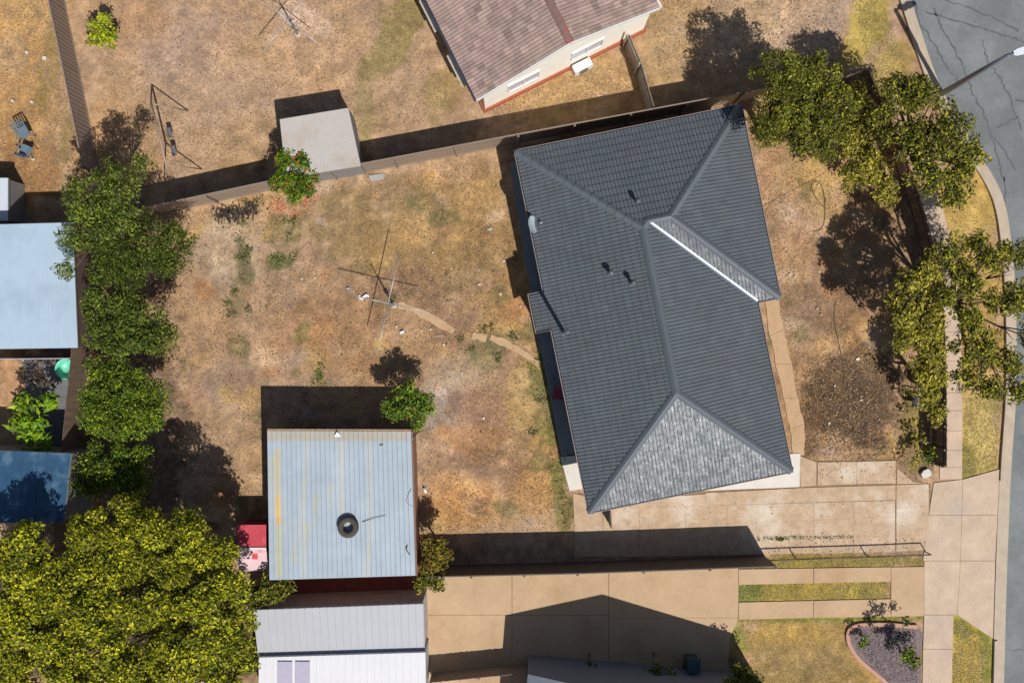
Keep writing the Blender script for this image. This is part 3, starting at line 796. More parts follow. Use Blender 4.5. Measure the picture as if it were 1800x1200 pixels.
mb = MB(); mb.beam(c1 + Vector((.035, 0, -.04)), c2 + Vector((.035, 0, -.04)), .05, .1); part('fascia', mb, rust_m, g)
for k_ in (.2, .42, .7):
    mb = MB(); q = c3.lerp(c2, k_) + Vector((0, .085, 0)); mb.box(q, (.03, .03, .12)); part('bracket', mb, steel, g)
mb = MB(); q = c2 + Vector((.09, -.3, -.04)); mb.tube([q, q + Vector((0, .1, -.2)), q + Vector((0, .1, -2.3))], .04); part('downpipe', mb, steel_dk, g)
# tyre
tc = P(612, 926, ZR + .20)
mb = MB(); pr = []
for i in range(20):
    t = 2 * math.pi * i / 20; r_ = .31 + .115 * math.copysign(abs(math.cos(t)) ** .7, math.cos(t)); z_ = .14 * math.copysign(abs(math.sin(t)) ** .6, math.sin(t)); pr.append((r_, z_))
mb.lathe(tc, pr, 40, Vector((-.06, .12, 1)), True)
ty = thing('tyre', tc - Vector((0, 0, .18)), 'black worn car tyre lying flat on the pale blue garage roof', 'tyre')
part('carcass', mb, black_rub, ty)
mb = MB(); q = Vector((0, 0, 1)).rotation_difference(Vector((-.06, .12, 1)).normalized())
for i in range(40):
    t = 2 * math.pi * i / 40; p = tc + q @ Vector((.424 * math.cos(t), .424 * math.sin(t), 0)); mb.box(p, (.012, .035, .2), t)
part('tread', mb, black_rub, ty)
def stick(pts, r_, z, label, mt=bark):
    mb = MB(); n_ = len(pts); mb.tube([P(x, y, z + .02 + .03 * (i % 2)) for i, (x, y) in enumerate(pts)], [r_ * (1 - .6 * i / n_) for i in range(n_)], 5)
    return solo('stick', mb, mt, label, 'stick')
stick([(637, 917), (655, 911), (678, 905)], .014, ZR + .03, 'thin reddish stick lying across the ribs right of the tyre')
stick([(716, 958), (714, 965), (718, 972), (721, 976)], .02, ZR + .03, 'short curled twig near the lower right corner of the blue roof', bark_dk)
stick([(723, 858), (718, 868), (714, 880), (720, 888), (728, 890)], .008, ZR + .03, 'thin curved twig near the right edge of the blue roof')
mb = MB(); c = P(593, 763, ZR + .08); mb.add([c + Vector((-.14, -.1, 0)), c + Vector((.16, -.1, 0)), c + Vector((.02, .12, .16)), c + Vector((-.14, -.1, -.03)), c + Vector((.16, -.1, -.03)), c + Vector((.02, .12, -.03))], [(0, 1, 2), (5, 4, 3), (0, 3, 4, 1), (1, 4, 5, 2), (2, 5, 3, 0)])
solo('roof_vent', mb, plastic_w, 'small white triangular vent near the upper edge of the blue roof', 'vent')
mb = MB(); c = P(670, 782, ZR + .07); mb.box(c, (.12, .05, .06), .3); mb.tube([c, c + Vector((.1, .02, .03))], .012, 5)
solo('debris', mb, steel_dk, 'small dark scrap on the upper right of the blue garage roof', 'debris')

# red cubby house next to the garage
g = thing('red_cubby', P(445, 945, 0), 'small play hut with red and faded pink sheet roof beside the garage', 'cubby')
zr = 1.5
a, b_, c, d_ = P(418, 963, zr + .12), P(468, 963, zr + .12), P(468, 922, zr), P(417, 922, zr)
mb = MB(); ribbed(mb, a, b_, c, d_, .07, .008, .012); part('roof_panel', mb, mat('red_sheet', A(220, 84, 98), .5, .12, 3, stain=A(226, 112, 122), stsc=2), g)
e_, f_ = P(420, 1003, zr - .02), P(472, 1003, zr - .02)
mb = MB(); ribbed(mb, e_, f_, b_, a, .07, .008, .012); part('roof_panel', mb, mat('pink_sheet', A(240, 206, 208), .5, .1, 3, stain=A(224, 150, 156), stsc=1.5, st=(.55, .7)), g)
mb = MB(); mb.beam(a + Vector((0, 0, .03)), b_ + Vector((0, 0, .03)), .07, .04); part('ridge_strip', mb, white_paint, g)
mb = MB(); q = P(448, 977, zr + .085); mb.box(q, (.24, .26, .012)); part('patch', mb, mat('red_patch', A(226, 84, 88), .5, .05), g)
mb = MB(); mb.prism([(d_.x + .04, d_.y - .04), (c.x - .04, c.y - .04), (f_.x - .06, f_.y + .05), (e_.x + .04, e_.y + .05)], 0, zr - .04); part('wall', mb, mat('hut_wall', A(120, 50, 50), .7), g)
mb = MB(); mb.beam((d_ + e_) / 2 + Vector((-.0, 0, -.75)) + Vector((.03, -.2, 0)), (d_ + e_) / 2 + Vector((.03, .2, -.75)), .04, 1.1); part('door', mb, white_paint, g)

# simple box building with ribbed or flat roof
def shed(name, label, cat, quad, zr, rm, wm, pitch=.2, rh=.02, wallin=.06, vert=True, extra=None, zs=(0, 0, 0, 0), ridge=None):
    """quad in photo units at roof height: lower-left, lower-right, upper-right, upper-left; ribs run up the picture."""
    q = [P(x, y, zr + dz) for (x, y), dz in zip(quad, zs)]
    c = sum(q, Vector()) / 4
    g = thing(name, (c.x, c.y, 0), label, cat)
    mb = MB()
    if vert: ribbed(mb, q[0], q[1], q[2], q[3], pitch, rh, .025, nseg=2)
    else: ribbed(mb, q[1], q[2], q[3], q[0], pitch, rh, .025, nseg=2)
    part('roof', mb, rm, g)
    mb = MB(); pts = [((p - c) * (1 - wallin / max(.5, (p - c).length))) + c for p in q]
    mb.prism([(p.x, p.y) for p in pts], 0, zr + min(zs) - .05); part('wall', mb, wm, g)
    mb = MB()
    for i in range(4): mb.beam(q[i] + Vector((0, 0, -.06)), q[(i + 1) % 4] + Vector((0, 0, -.06)), .03, .1)
    part('fascia', mb, wm, g)
    return g, q
grey_wall = mat('grey_sheet_wall', A(140, 138, 136), .6, .1, 3)
g, q = shed('garden_shed', 'small light grey garden shed beside the orange flowered shrub', 'shed', [(503, 313), (634, 292), (612, 190), (492, 210)], 2.0,
     mat('light_grey_steel', A(204, 196, 188), .5, .06, 2, stain=A(196, 180, 166), stsc=1), grey_wall, .09, .012)
mb = MB(); w0 = q[1] * 1.0; mb.beam(Vector((q[1].x - .5, q[1].y - .02 + .08, .95)), Vector((q[1].x - 1.3, q[1].y - .17 + .08, .95)), .03, 1.8); part('door', mb, grey_wall, g)
g, q = shed('large_shed', 'large pale blue metal roofed shed at the left edge below the conifer', 'shed', [(-60, 614), (137, 611), (128, 391), (-60, 396)], 2.6,
     mat('pale_blue_sheet', A(184, 204, 220), .5, .05, .8, stain=A(172, 192, 208), stsc=.5), mat('brown_wall', A(110, 92, 86), .7), .38, .016)
g, q = shed('navy_shed', 'weathered navy blue metal roofed shed at the left edge beside the boundary', 'shed', [(-60, 918), (112, 918), (125, 797), (-60, 790)], 2.5,
     mat('navy_sheet', A(44, 84, 116), .5, .2, 1.2, stain=A(110, 140, 160), stsc=.8, st=(.5, .75)), grey_wall, .3, .015)
g, q = shed('white_leanto', 'narrow white lean-to roof at the left picture edge above the large shed', 'shed', [(-80, 388), (14, 388), (14, 313), (-80, 313)], 1.5,
     mat('white_sheet', A(214, 220, 228), .5, .05, 1), grey_wall, .3, .01)
# lower neighbour's garage with two roof levels
g, q = shed('neighbour_garage', 'neighbouring garage with light grey upper roof and white lower roof at the bottom edge', 'garage', [(454, 1152), (746, 1143), (744, 1061), (445, 1072)], 2.5,
     mat('pale_grey_sheet', A(196, 196, 200), .5, .04, .8), mat('white_wall', A(200, 196, 196), .6), .3, .012)
mb = MB(); a, b_, c, d_ = P(455, 1290, 2.62), P(750, 1290, 2.62), P(748, 1146, 2.7), P(455, 1155, 2.7)
ribbed(mb, a, b_, c, d_, .3, .010, .02); part('roof_panel', mb, mat('white_roof', A(232, 230, 232), .5, .04, .8), g)
for x in (501, 532):
    mb = MB(); q0, q1 = P(x, 1162, 2.74), P(x, 1230, 2.72); mb.beam(q0, q1, .6, .03); part('skylight', mb, mat('skylight_sheet', A(196, 188, 206), .3, .08, 4), g)
mb = MB(); mb.beam(d_ + Vector((0, 0, -.1)), c + Vector((0, 0, -.1)), .06, .15); part('gutter', mb, mat('lilac_gutter', A(160, 156, 176), .5), g)
mb = MB(); mb.prism([(d_.x + .1, d_.y - .3), (c.x - .1, c.y - .3), (b_.x - .1, b_.y), (a.x + .1, a.y)], 0, 2.5); part('wall', mb, MATS['white_wall'], g)

# ------------------------------------------------------------------ upper neighbour: brown tiled gable house
m2, n, l, b = node_mat('brown_tile'); at = n.new("ShaderNodeAttribute"); at.attribute_name = "col"
c = mix(n, l, 'MULTIPLY', 1.0, at.outputs["Color"], A(176, 152, 142))
v = noise_node(n, l, 3, 5, .7); c = mix(n, l, 'MULTIPLY', 1.0, c, ramp(n, l, v, .3, .7, (.8, .8, .8, 1), (1.12, 1.1, 1.08, 1)))
l.new(c, b.inputs["Base Color"]); b.inputs["Roughness"].default_value = .85; b.inputs["Specular IOR Level"].default_value = .2
brown_tile = m2
GL = P(838, 176, EZ); GR = P(1160, 14, EZ)
ge = (GR - GL).normalized(); gd = Vector((-ge.y, ge.x, 0))      # along the gable, and away to the top
GWd = (GR - GL).length
def GW(u, v, z=EZ): return Vector((GL.x, GL.y, 0)) + gd * u + ge * v + Vector((0, 0, z))
ng = thing('gable_house', GW(4, GWd / 2, 0), 'neighbouring house with brown tiled gable roof and cream end wall at the top edge', 'house')
LEN = 9.0; gh = GWd / 2; t2 = math.tan(math.radians(19)); ct2 = math.cos(math.radians(19))
def gable_face(pl, dr, cst, i):
    ev = (dr[1], -dr[0])
    e3 = (GW(ev[0], ev[1], 0) - GW(0, 0, 0)).normalized(); d3 = (GW(dr[0], dr[1], 0) - GW(0, 0, 0)).normalized()
    s3 = (d3 + Vector((0, 0, t2))).normalized(); O = GW(-cst * dr[0], -cst * dr[1], EZ)
    loc = [(u * ev[0] + v * ev[1], (u * dr[0] + v * dr[1] + cst) / ct2) for u, v in pl]
    return tile_face('roof', O, e3, s3, loc, brown_tile, ng, seed=i, cv=.12)
bm = bmesh.new()
for me in (gable_face([(0, 0), (LEN, 0), (LEN, gh), (0, gh)], (0, 1), 0, 41), gable_face([(0, GWd), (LEN, GWd), (LEN, gh), (0, gh)], (0, -1), GWd, 42)): bm.from_mesh(me)
rme = bpy.data.meshes.new('roof'); bm.to_mesh(rme); bm.free(); rme.materials.append(brown_tile)
nroof = link('roof', rme, ng)
mb = MB(); cap_line(mb, GW(0, gh, EZ + gh * t2), GW(LEN, gh, EZ + gh * t2), t2)
part('ridge_cap', mb, mat('brown_cap', A(150, 120, 112), .8, .25, 4, stain=A(180, 96, 92), stsc=.7, st=(.52, .6)), nroof)
mb = MB()
wl = [GW(.08, .35, 0), GW(.08, GWd - .35, 0), GW(LEN, GWd - .35, 0), GW(LEN, .35, 0)]
mb.prism([(p.x, p.y) for p in wl], .28, EZ - .02)
z_ = EZ + (gh) * t2 - .12
mb.add([GW(.08, .35, EZ - .02), GW(.08, GWd - .35, EZ - .02), GW(.08, gh, z_), GW(.3, .35, EZ - .02), GW(.3, GWd - .35, EZ - .02), GW(.3, gh, z_)], [(0, 1, 2), (5, 4, 3), (0, 2, 5, 3), (1, 4, 5, 2)])
part('wall', mb, cream_wall, ng)
mb = MB(); bq = [GW(-.02, .25, 0), GW(-.02, GWd - .25, 0), GW(LEN, GWd - .25, 0), GW(LEN, .25, 0)]; mb.prism([(p.x, p.y) for p in bq], 0, .28); part('brick_base', mb, brick, ng)
mb = MB()
for s_ in (0, 1):
    v0 = 0 if s_ == 0 else GWd
    mb.beam(GW(-.02, v0, EZ - .02), GW(-.02, gh, EZ + gh * t2 - .02), .05, .16)
part('bargeboard', mb, white_paint, ng)
mb = MB(); mb.beam(GW(0, -.06, EZ - .06), GW(LEN, -.06, EZ - .06), .1, .1); part('gutter', mb, mat('dark_gutter', A(60, 60, 72), .5), ng)
mb = MB(); mb.beam(GW(0, GWd + .06, EZ - .06), GW(LEN, GWd + .06, EZ - .06), .1, .1); part('gutter', mb, white_paint, ng)
window(ng, GW(.08, 2.2, 0), ge, -gd, 1.5, 1.0, 1.2); window(ng, GW(.08, 5.2, 0), ge, -gd, 1.5, 1.0, 1.2)
for vv_, uu_ in ((0, 1.0), (0, 3.6)):
    mb = MB(); p0 = GW(uu_, .28, 1.9); p1 = GW(uu_ + 1.5, .28, 1.9); o_ = -ge * .5 + Vector((0, 0, -.3))
    mb.add([p0, p1, p1 + o_, p0 + o_, p0 - Vector((0, 0, .02)), p1 - Vector((0, 0, .02)), p1 + o_ - Vector((0, 0, .02)), p0 + o_ - Vector((0, 0, .02))], [(0, 1, 2, 3), (7, 6, 5, 4), (0, 3, 7, 4), (1, 0, 4, 5), (2, 1, 5, 6), (3, 2, 6, 7)])
    part('awning', mb, mat('awning_cream', A(210, 200, 180), .6), ng)
g = thing('air_conditioner', P(1026, 116, 0), 'white air conditioner box standing outside the cream gable wall', 'air conditioner')
mb = MB(); rz = math.atan2(ge.y, ge.x); mb.box(P(1023, 118, .35) + Vector((0, 0, 0)), (.85, .36, .6), rz); part('casing', mb, white_paint, g)
mb = MB(); mb.lathe(P(1023, 118, .35) - gd * .19, [(.001, 0), (.2, 0), (.22, .02), (.22, -.02)], 18, -gd); part('fan_grille', mb, steel_dk, g)
mb = MB(); mb.box(P(1023, 118, .03), (.95, .45, .06), rz); part('base_slab', mb, kerb_m, g)

# ------------------------------------------------------------------ lower neighbour: gabled house at the bottom edge
a = P(928, 1150); b_ = P(1325, 1182); le = (b_ - a).normalized(); ldn = Vector((le.y, -le.x, 0)); WL = (b_ - a).length
def LW(u, v, z): return a_l + ldn * u + le * v + Vector((0, 0, z))
a_l = Vector((a.x, a.y, 0))
lg = thing('gable_house', LW(4, WL / 2, 0), 'neighbouring gabled house at the bottom edge casting a pointed shadow', 'house')
mb = MB(); mb.prism([tuple(LW(u, v, 0).xy) for u, v in ((0, 0), (0, WL), (9, WL), (9, 0))], 0, 2.6)
mb.add([LW(0, 0, 2.6), LW(0, WL, 2.6), LW(0, WL / 2, 4.55), LW(.2, 0, 2.6), LW(.2, WL, 2.6), LW(.2, WL / 2, 4.55)], [(2, 1, 0), (3, 4, 5), (0, 3, 5, 2), (1, 2, 5, 4)])
part('wall', mb, mat('blue_grey_wall', A(132, 138, 150), .7, .06, 3), lg)
mb = MB()
for v0, sgn in ((-.05, 1), (WL + .05, -1)):
    p0, p1 = LW(-.05, v0, 2.62), LW(9, v0, 2.62); p2, p3 = LW(9, WL / 2, 4.65), LW(-.05, WL / 2, 4.65)
    mb.add([p0, p1, p2, p3] + [p - Vector((0, 0, .06)) for p in (p0, p1, p2, p3)], [(0, 1, 2, 3), (7, 6, 5, 4), (0, 3, 7, 4), (0, 4, 5, 1), (1, 5, 6, 2), (2, 6, 7, 3)])
part('roof', mb, mat('grey_roof', A(120, 124, 134), .7, .1, 2), lg)
window(lg, LW(3, WL, 0), ldn, le, 1.4, 1.1, 1.0); window(lg, LW(6, WL, 0), ldn, le, 1.4, 1.1, 1.0)

# ------------------------------------------------------------------ fences
def fence(name, label, pts, h_, mt, kind='paling', post_every=2.4, label_cat='fence', gap=.005):
    w_ = [P(x, y) for x, y in pts]
    c = sum(w_, Vector()) / len(w_)
    g = thing(name, (c.x, c.y, 0), label, label_cat)
    pan = MB(); rails = [MB(), MB()]; rail = rails[0]
    rr = random.Random(len(label))
    for i in range(len(w_) - 1):
        a, b_ = w_[i], w_[i + 1]; L = (b_ - a).length; d = (b_ - a).normalized(); nn = Vector((-d.y, d.x, 0)); rz = math.atan2(d.y, d.x)
        if kind == 'paling':
            k = int(L / .1)
            for j in range(k):
                p = a + d * (j + .5) * L / k; hh = h_ + rr.uniform(-.025, .02)
                pan.box(p + Vector((0, 0, hh / 2)) + nn * rr.uniform(-.004, .004), (L / k - gap, .018, hh), rz)
            for rl_, z in enumerate((.35, h_ - .3)): rails[rl_].beam(a + Vector((0, 0, z)) - nn * .035, b_ + Vector((0, 0, z)) - nn * .035, .04, .08)
        elif kind == 'sheet':
            k = int(L / .2); vs = []
            for j in range(k + 1):
                p = a + d * j * L / k
                for dx, o_ in ((0, 0), (.06, .0), (.08, .012), (.12, .012), (.14, 0)):
                    q = p + d * min(dx, max(0, L - j * L / k)) + nn * o_; vs += [q, q + Vector((0, 0, h_))]
            m_ = len(vs) // 2; pan.add(vs, [(2 * t, 2 * t + 2, 2 * t + 3, 2 * t + 1) for t in range(m_ - 1)])
            for rl_, z in enumerate((.05, h_)): rails[rl_].beam(a + Vector((0, 0, z)), b_ + Vector((0, 0, z)), .05, .05)
        elif kind == 'rail':
            rail.tube([a + Vector((0, 0, h_)), b_ + Vector((0, 0, h_))], .028, 8)
            k = int(L / .12)
            for j in range(k + 1):
                for s_ in (-1, 1):
                    x0 = j * L / k; x1 = x0 + s_ * h_
                    x1c = min(max(x1, 0), L); zz = abs(x1c - x0)
                    if zz > .05: pan.tube([a + d * x0, a + d * x1c + Vector((0, 0, zz))], .0018, 3, False)
        np_ = max(1, round(L / post_every))
        for j in range(np_ + (1 if i == len(w_) - 2 else 0)):
            p = a + d * j * L / np_
            mbp = MB()
            if kind == 'rail': mbp.tube([p, p + Vector((0, 0, h_))], .026, 8)
            else: mbp.box(p + Vector((0, 0, (h_ - .02) / 2)) - nn * .075, (.09, .07, h_ - .02), rz)
            part('post', mbp, mt, g)
    nm = {'paling': 'paling_panel', 'sheet': 'sheet_panel', 'rail': 'wire_mesh'}[kind]
    part(nm, pan, mt, g)
    for rl_ in rails:
        if rl_.v: part('rail', rl_, mt, g)
    return g
fence('boundary_fence', 'long brown sheet fence along the upper side of the lot behind the charcoal house', [(178, 398), (486, 332), (910, 252), (1290, 181), (1503, 140)], 1.85, sheet_fence, 'sheet')
fence('boundary_fence', 'weathered paling fence behind the row of dark trees on the left side', [(178, 398), (160, 600), (140, 800), (122, 1018)], 1.8, wood_fence)
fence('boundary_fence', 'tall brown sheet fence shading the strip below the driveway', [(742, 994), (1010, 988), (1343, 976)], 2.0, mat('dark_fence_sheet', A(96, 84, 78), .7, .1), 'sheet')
fence('front_fence', 'curved timber paling fence along the footpath side of the front yard', arcpts([(1505, 142), (1548, 240), (1590, 350), (1617, 450), (1632, 550), (1637, 700), (1637, 812)], 3), 1.5, wood_fence, gap=.004)
fence('pipe_fence', 'low wire mesh fence with pipe rail beside the driveway', [(1344, 979), (1395, 977), (1520, 973), (1626, 969)], .62, mat('dark_pipe', A(96, 84, 78), .7), 'rail', 2.6)
fence('side_fence', 'grey sheet fence between the two upper yards left of the swing set', [(105, -40), (117, 20), (140, 130), (176, 305)], 1.7, mat('grey_fence_sheet', A(150, 132, 120), .7, .1), 'sheet')
fence('side_fence', 'short paling fence from the cream gable house to the upper boundary', [(1098, 82), (1118, 130), (1140, 205)], 1.7, mat('pale_paling', A(182, 168, 150), .85, .2, 6), 'paling')
fence('screen_fence', 'low fence left of the gabled house at the bottom edge', [(760, 1182), (925, 1166)], 1.2, mat('grey_fence_sheet', A(150, 132, 120)), 'paling')
fence('left_fence', 'pale fence below the large pale blue shed on the left', [(0, 630), (60, 630), (150, 629)], 1.0, mat('pale_fence', A(176, 170, 176), .7), 'sheet')
# open gate at the lower left house corner
g = thing('side_gate', P(1072, 925, 0), 'dark open gate leaf at the lower left corner of the charcoal roof', 'gate')
a, b_ = P(1068, 890), P(1070, 918)
mb = MB(); mb.beam(a + Vector((0, 0, .12)), b_ + Vector((0, 0, .12)), .04, .04); mb.beam(a + Vector((0, 0, 1.3)), b_ + Vector((0, 0, 1.3)), .04, .04); mb.beam(a + Vector((0, 0, .1)), a + Vector((0, 0, 1.32)), .04, .04); mb.beam(b_ + Vector((0, 0, .1)), b_ + Vector((0, 0, 1.32)), .04, .04)
part('frame', mb, steel_dk, g)
mb = MB(); mb.beam(a + Vector((0, 0, .7)), b_ + Vector((0, 0, .7)), .012, 1.12); part('sheet', mb, mat('dark_gate', A(110, 100, 96), .6), g)

# ------------------------------------------------------------------ yard furniture
def rotary(x, y, ang, label, arm=(2.15, 1.8), hz=1.85, mast=2.75):
    b0 = P(x, y); g = thing('clothesline', b0, label, 'clothesline', 'rotary clotheslines')
    mb = MB(); mb.tube([b0, b0 + Vector((0, 0, hz + .1))], .032, 10); mb.tube([b0 + Vector((0, 0, hz)), b0 + Vector((0, 0, mast))], .02, 8); part('post', mb, steel, g)
    mb = MB(); mb.lathe(b0 + Vector((0, 0, .95)), [(.04, -.12), (.085, -.08), (.085, .08), (.04, .14)], 12); mb.tube([b0 + Vector((0, 0, .95)), b0 + Vector((.16, .04, .95)), b0 + Vector((.16, .04, .82))], .014, 6); part('crank_housing', mb, steel_dk, g)
    ends = []
    for k in range(4):
        t = math.radians(ang + 90 * k); L = arm[k % 2]; e_ = b0 + Vector((math.cos(t) * L, math.sin(t) * L, hz + .02)); ends.append(e_)
        mb = MB(); mb.tube([b0 + Vector((0, 0, hz)), e_], .021, 6); part('arm', mb, steel, g)
        mb = MB(); mb.tube([b0 + Vector((0, 0, mast - .02)), e_.lerp(b0 + Vector((0, 0, hz)), .45)], .004, 4); part('stay', mb, steel, g)
    mb = MB()
    for f in (.35, .55, .75, .97):
        c_ = b0 + Vector((0, 0, hz + .02)); q = [c_.lerp(e_, f) for e_ in ends]
        for i in range(4): mb.tube([q[i], q[(i + 1) % 4]], .0016, 3, False)
    part('line_wire', mb, steel, g)
    mb = MB(); mb.lathe(b0, [(.16, -.02), (.16, .05), (.05, .07)], 12); part('footing', mb, kerb_m, g)
    return g
rotary(692, 536, 77.5, 'rotary clothesline with four long arms standing in the bare backyard')
rotary(523, 60, 52, 'rotary clothesline on pale ground at the top edge left of the brown roof', (1.6, 1.6))
# swing set
g = thing('swing_set', P(310, 265, 0), 'metal A-frame swing set on the dry ground of the upper left yard', 'swing set')
swing_m = mat('faded_swing_paint', A(168, 150, 130), .6, .15)
tA, tB = P(266, 182, 2.05), P(292, 290, 2.05)
mb = MB(); mb.tube([tA, tB], .04, 8); part('top_bar', mb, swing_m, g)
ax_ = (tB - tA).normalized(); pr_ = Vector((-ax_.y, ax_.x, 0))
for t_ in (tA, tB):
    for s_ in (-1, 1):
        mb = MB(); mb.tube([t_, Vector((t_.x, t_.y, 0)) + pr_ * s_ * .85], .03, 8); part('leg', mb, swing_m, g)
for f in (.35, .65):
    c_ = tA.lerp(tB, f); mb = MB(); mb.beam(c_ - ax_ * .22 + Vector((0, 0, -1.5)), c_ + ax_ * .22 + Vector((0, 0, -1.5)), .2, .04); st_ = part('swing_seat', mb, steel_dk, g)
    mb = MB()
    for s_ in (-1, 1): mb.tube([c_ + ax_ * s_ * .2, c_ + ax_ * s_ * .2 + Vector((0, 0, -1.5))], .008, 4)
    part('chain', mb, steel_dk, st_)
def chair(x, y, rz, mt, label, name='garden_chair'):
    b0 = P(x, y); g = thing(name, b0, label, 'chair'); m_ = Matrix.Rotation(rz, 3, 'Z')
    def T_(p): return b0 + m_ @ Vector(p)
    mb = MB(); mb.box(T_((0, 0, .43)), (.48, .46, .035), rz); part('seat', mb, mt, g)
    mb = MB()
    for k in range(5): mb.beam(T_((-.22 + .11 * k, .22, .46)), T_((-.22 + .11 * k, .32, .86)), .06, .02, m_ @ Vector((0, 1, 0)))
    mb.beam(T_((-.25, .33, .88)), T_((.25, .33, .88)), .03, .06); part('backrest', mb, mt, g)
    for sx in (-1, 1):
        for sy in (-1, 1):
            mb = MB(); mb.tube([T_((sx * .21, sy * .2, .42)), T_((sx * .25, sy * .25, 0))], .018, 6); part('leg', mb, mt, g)
        mb = MB(); mb.beam(T_((sx * .25, -.2, .64)), T_((sx * .25, .26, .66)), .05, .025); mb.tube([T_((sx * .25, -.2, .64)), T_((sx * .23, -.2, .43))], .015, 6); part('armrest', mb, mt, g)
    return g
chair(982, 692, -.2, mat('maroon_plastic', A(150, 60, 78), .5, .05), 'maroon chair half hidden beneath the left eave of the charcoal roof')
dkm = mat('dark_metal_paint', A(62, 62, 66), .5, .1)
chair(1618, 676, 1.2, dkm, 'dark chair under the small shrub by the front fence, nearer the large tree')
chair(1606, 706, 1.4, dkm, 'dark chair under the small shrub by the front fence, nearer the driveway')
bg_ = mat('blue_grey_paint', A(110, 128, 140), .5, .1)
chair(50, 236, .5, bg_, 'blue grey garden chair at the far left, upper one of the pair')
chair(54, 268, 2.8, bg_, 'blue grey garden chair at the far left, lower one of the pair')
# green tub and bits on the left
g = thing('plastic_tub', P(122, 648, 0), 'round turquoise plastic tub on the paved yard at the left', 'tub')
mb = MB(); mb.lathe(P(122, 648, .0), [(.001, .05), (.36, .05), (.42, .38), (.46, .4), (.45, .42), (.4, .4), (.34, .08)], 24); part('shell', mb, mat('turquoise_plastic', A(116, 216, 186), .4, .08, 4), g)
g = thing('wheelie_bin', P(1220, 1150, 0), 'dark teal bin standing by the shaded wall of the bottom house', 'bin')
bx = P(1212, 1158); mb = MB(); mb.prism([(bx.x - .25, bx.y - .27), (bx.x + .25, bx.y - .27), (bx.x + .25, bx.y + .27), (bx.x - .25, bx.y + .27)], .1, .95); part('body', mb, mat('teal_plastic', A(58, 88, 94), .5), g)
mb = MB(); mb.box((bx.x, bx.y + .02, .985), (.56, .62, .06)); part('lid', mb, MATS['teal_plastic'], g)
for s_ in (-1, 1):
    mb = MB(); mb.tube([(bx.x + s_ * .24, bx.y - .25, .12), (bx.x + s_ * .3, bx.y - .25, .12)], .12, 12); part('wheel', mb, black_rub, g)
# street lamp
g = thing('street_lamp', P(1655, 165, 0), 'tall grey street light pole with white lamp head leaning over the asphalt road', 'street lamp')
pb = P(1655, 165); mb = MB(); mb.tube([pb, pb + Vector((0, 0, 3)), pb + Vector((.05, .02, 5.6))], [.13, .11, .085], 14)
pt = pb + Vector((.05, .02, 5.55)); mb.tube([pt, pt + Vector((.25, .12, .12))], [.05, .04], 10); part('pole', mb, mat('pole_grey', A(120, 122, 132), .5, .1, 3), g)
mb = MB(); q0 = pt + Vector((.12, .06, .12)); dd = Vector((.96, .28, .0)); 
mb.add([], [])
for i_, (t_, w_, h_) in enumerate(((0, .08, .05), (.15, .14, .08), (.5, .16, .09), (.75, .1, .06), (.82, .03, .03))):
    c_ = q0 + dd * t_; s_ = Vector((-dd.y, dd.x, 0)) * w_; vsx = [c_ + s_ + Vector((0, 0, -h_ * .5)), c_ + s_ * .7 + Vector((0, 0, h_)), c_ - s_ * .7 + Vector((0, 0, h_)), c_ - s_ + Vector((0, 0, -h_ * .5))]
    mb.v += vsx
for i_ in range(4):
    o_ = i_ * 4
    for k in range(4): mb.f.append((o_ + k, o_ + (k + 1) % 4, o_ + 4 + (k + 1) % 4, o_ + 4 + k)); mb.sm.append(False)
part('lamp_head', mb, mat('lamp_white', A(232, 236, 246), .35, .03), g)

# hoses, branches
def hose(pts, r_, mt, label, name='garden_hose', cat='hose'):
    pts = arcpts(pts, 6); mb = MB(); mb.tube([P(x, y, .025) for x, y in pts], r_, 6); return solo(name, mb, mt, label, cat)
hm = mat('green_hose', A(112, 112, 62), .6, .1)
hose([(1430, 395 + 12), (1443, 403), (1450, 385), (1450, 352), (1446, 330), (1438, 319), (1429, 321), (1427, 332), (1436, 350), (1449, 366)], .013, hm, 'thin green hose looped on the dry front yard near the upper trees')
hose([(1469, 530), (1467, 560), (1474, 600), (1482, 640), (1484, 680)], .011, hm, 'thin dark hose running down the middle of the dark front yard')
hose([(1492, 708), (1502, 712), (1508, 725), (1507, 745), (1500, 756)], .011, mat('straw_hose', A(168, 140, 84), .8), 'short straw coloured cord curling on the dark mulch above the driveway')
hose([(1330, 368), (1380, 342), (1430, 316), (1452, 302)], .006, mat('dark_cord', A(80, 70, 56), .8), 'thin dark cord stretched across the dry front yard', 'cord', 'cord')

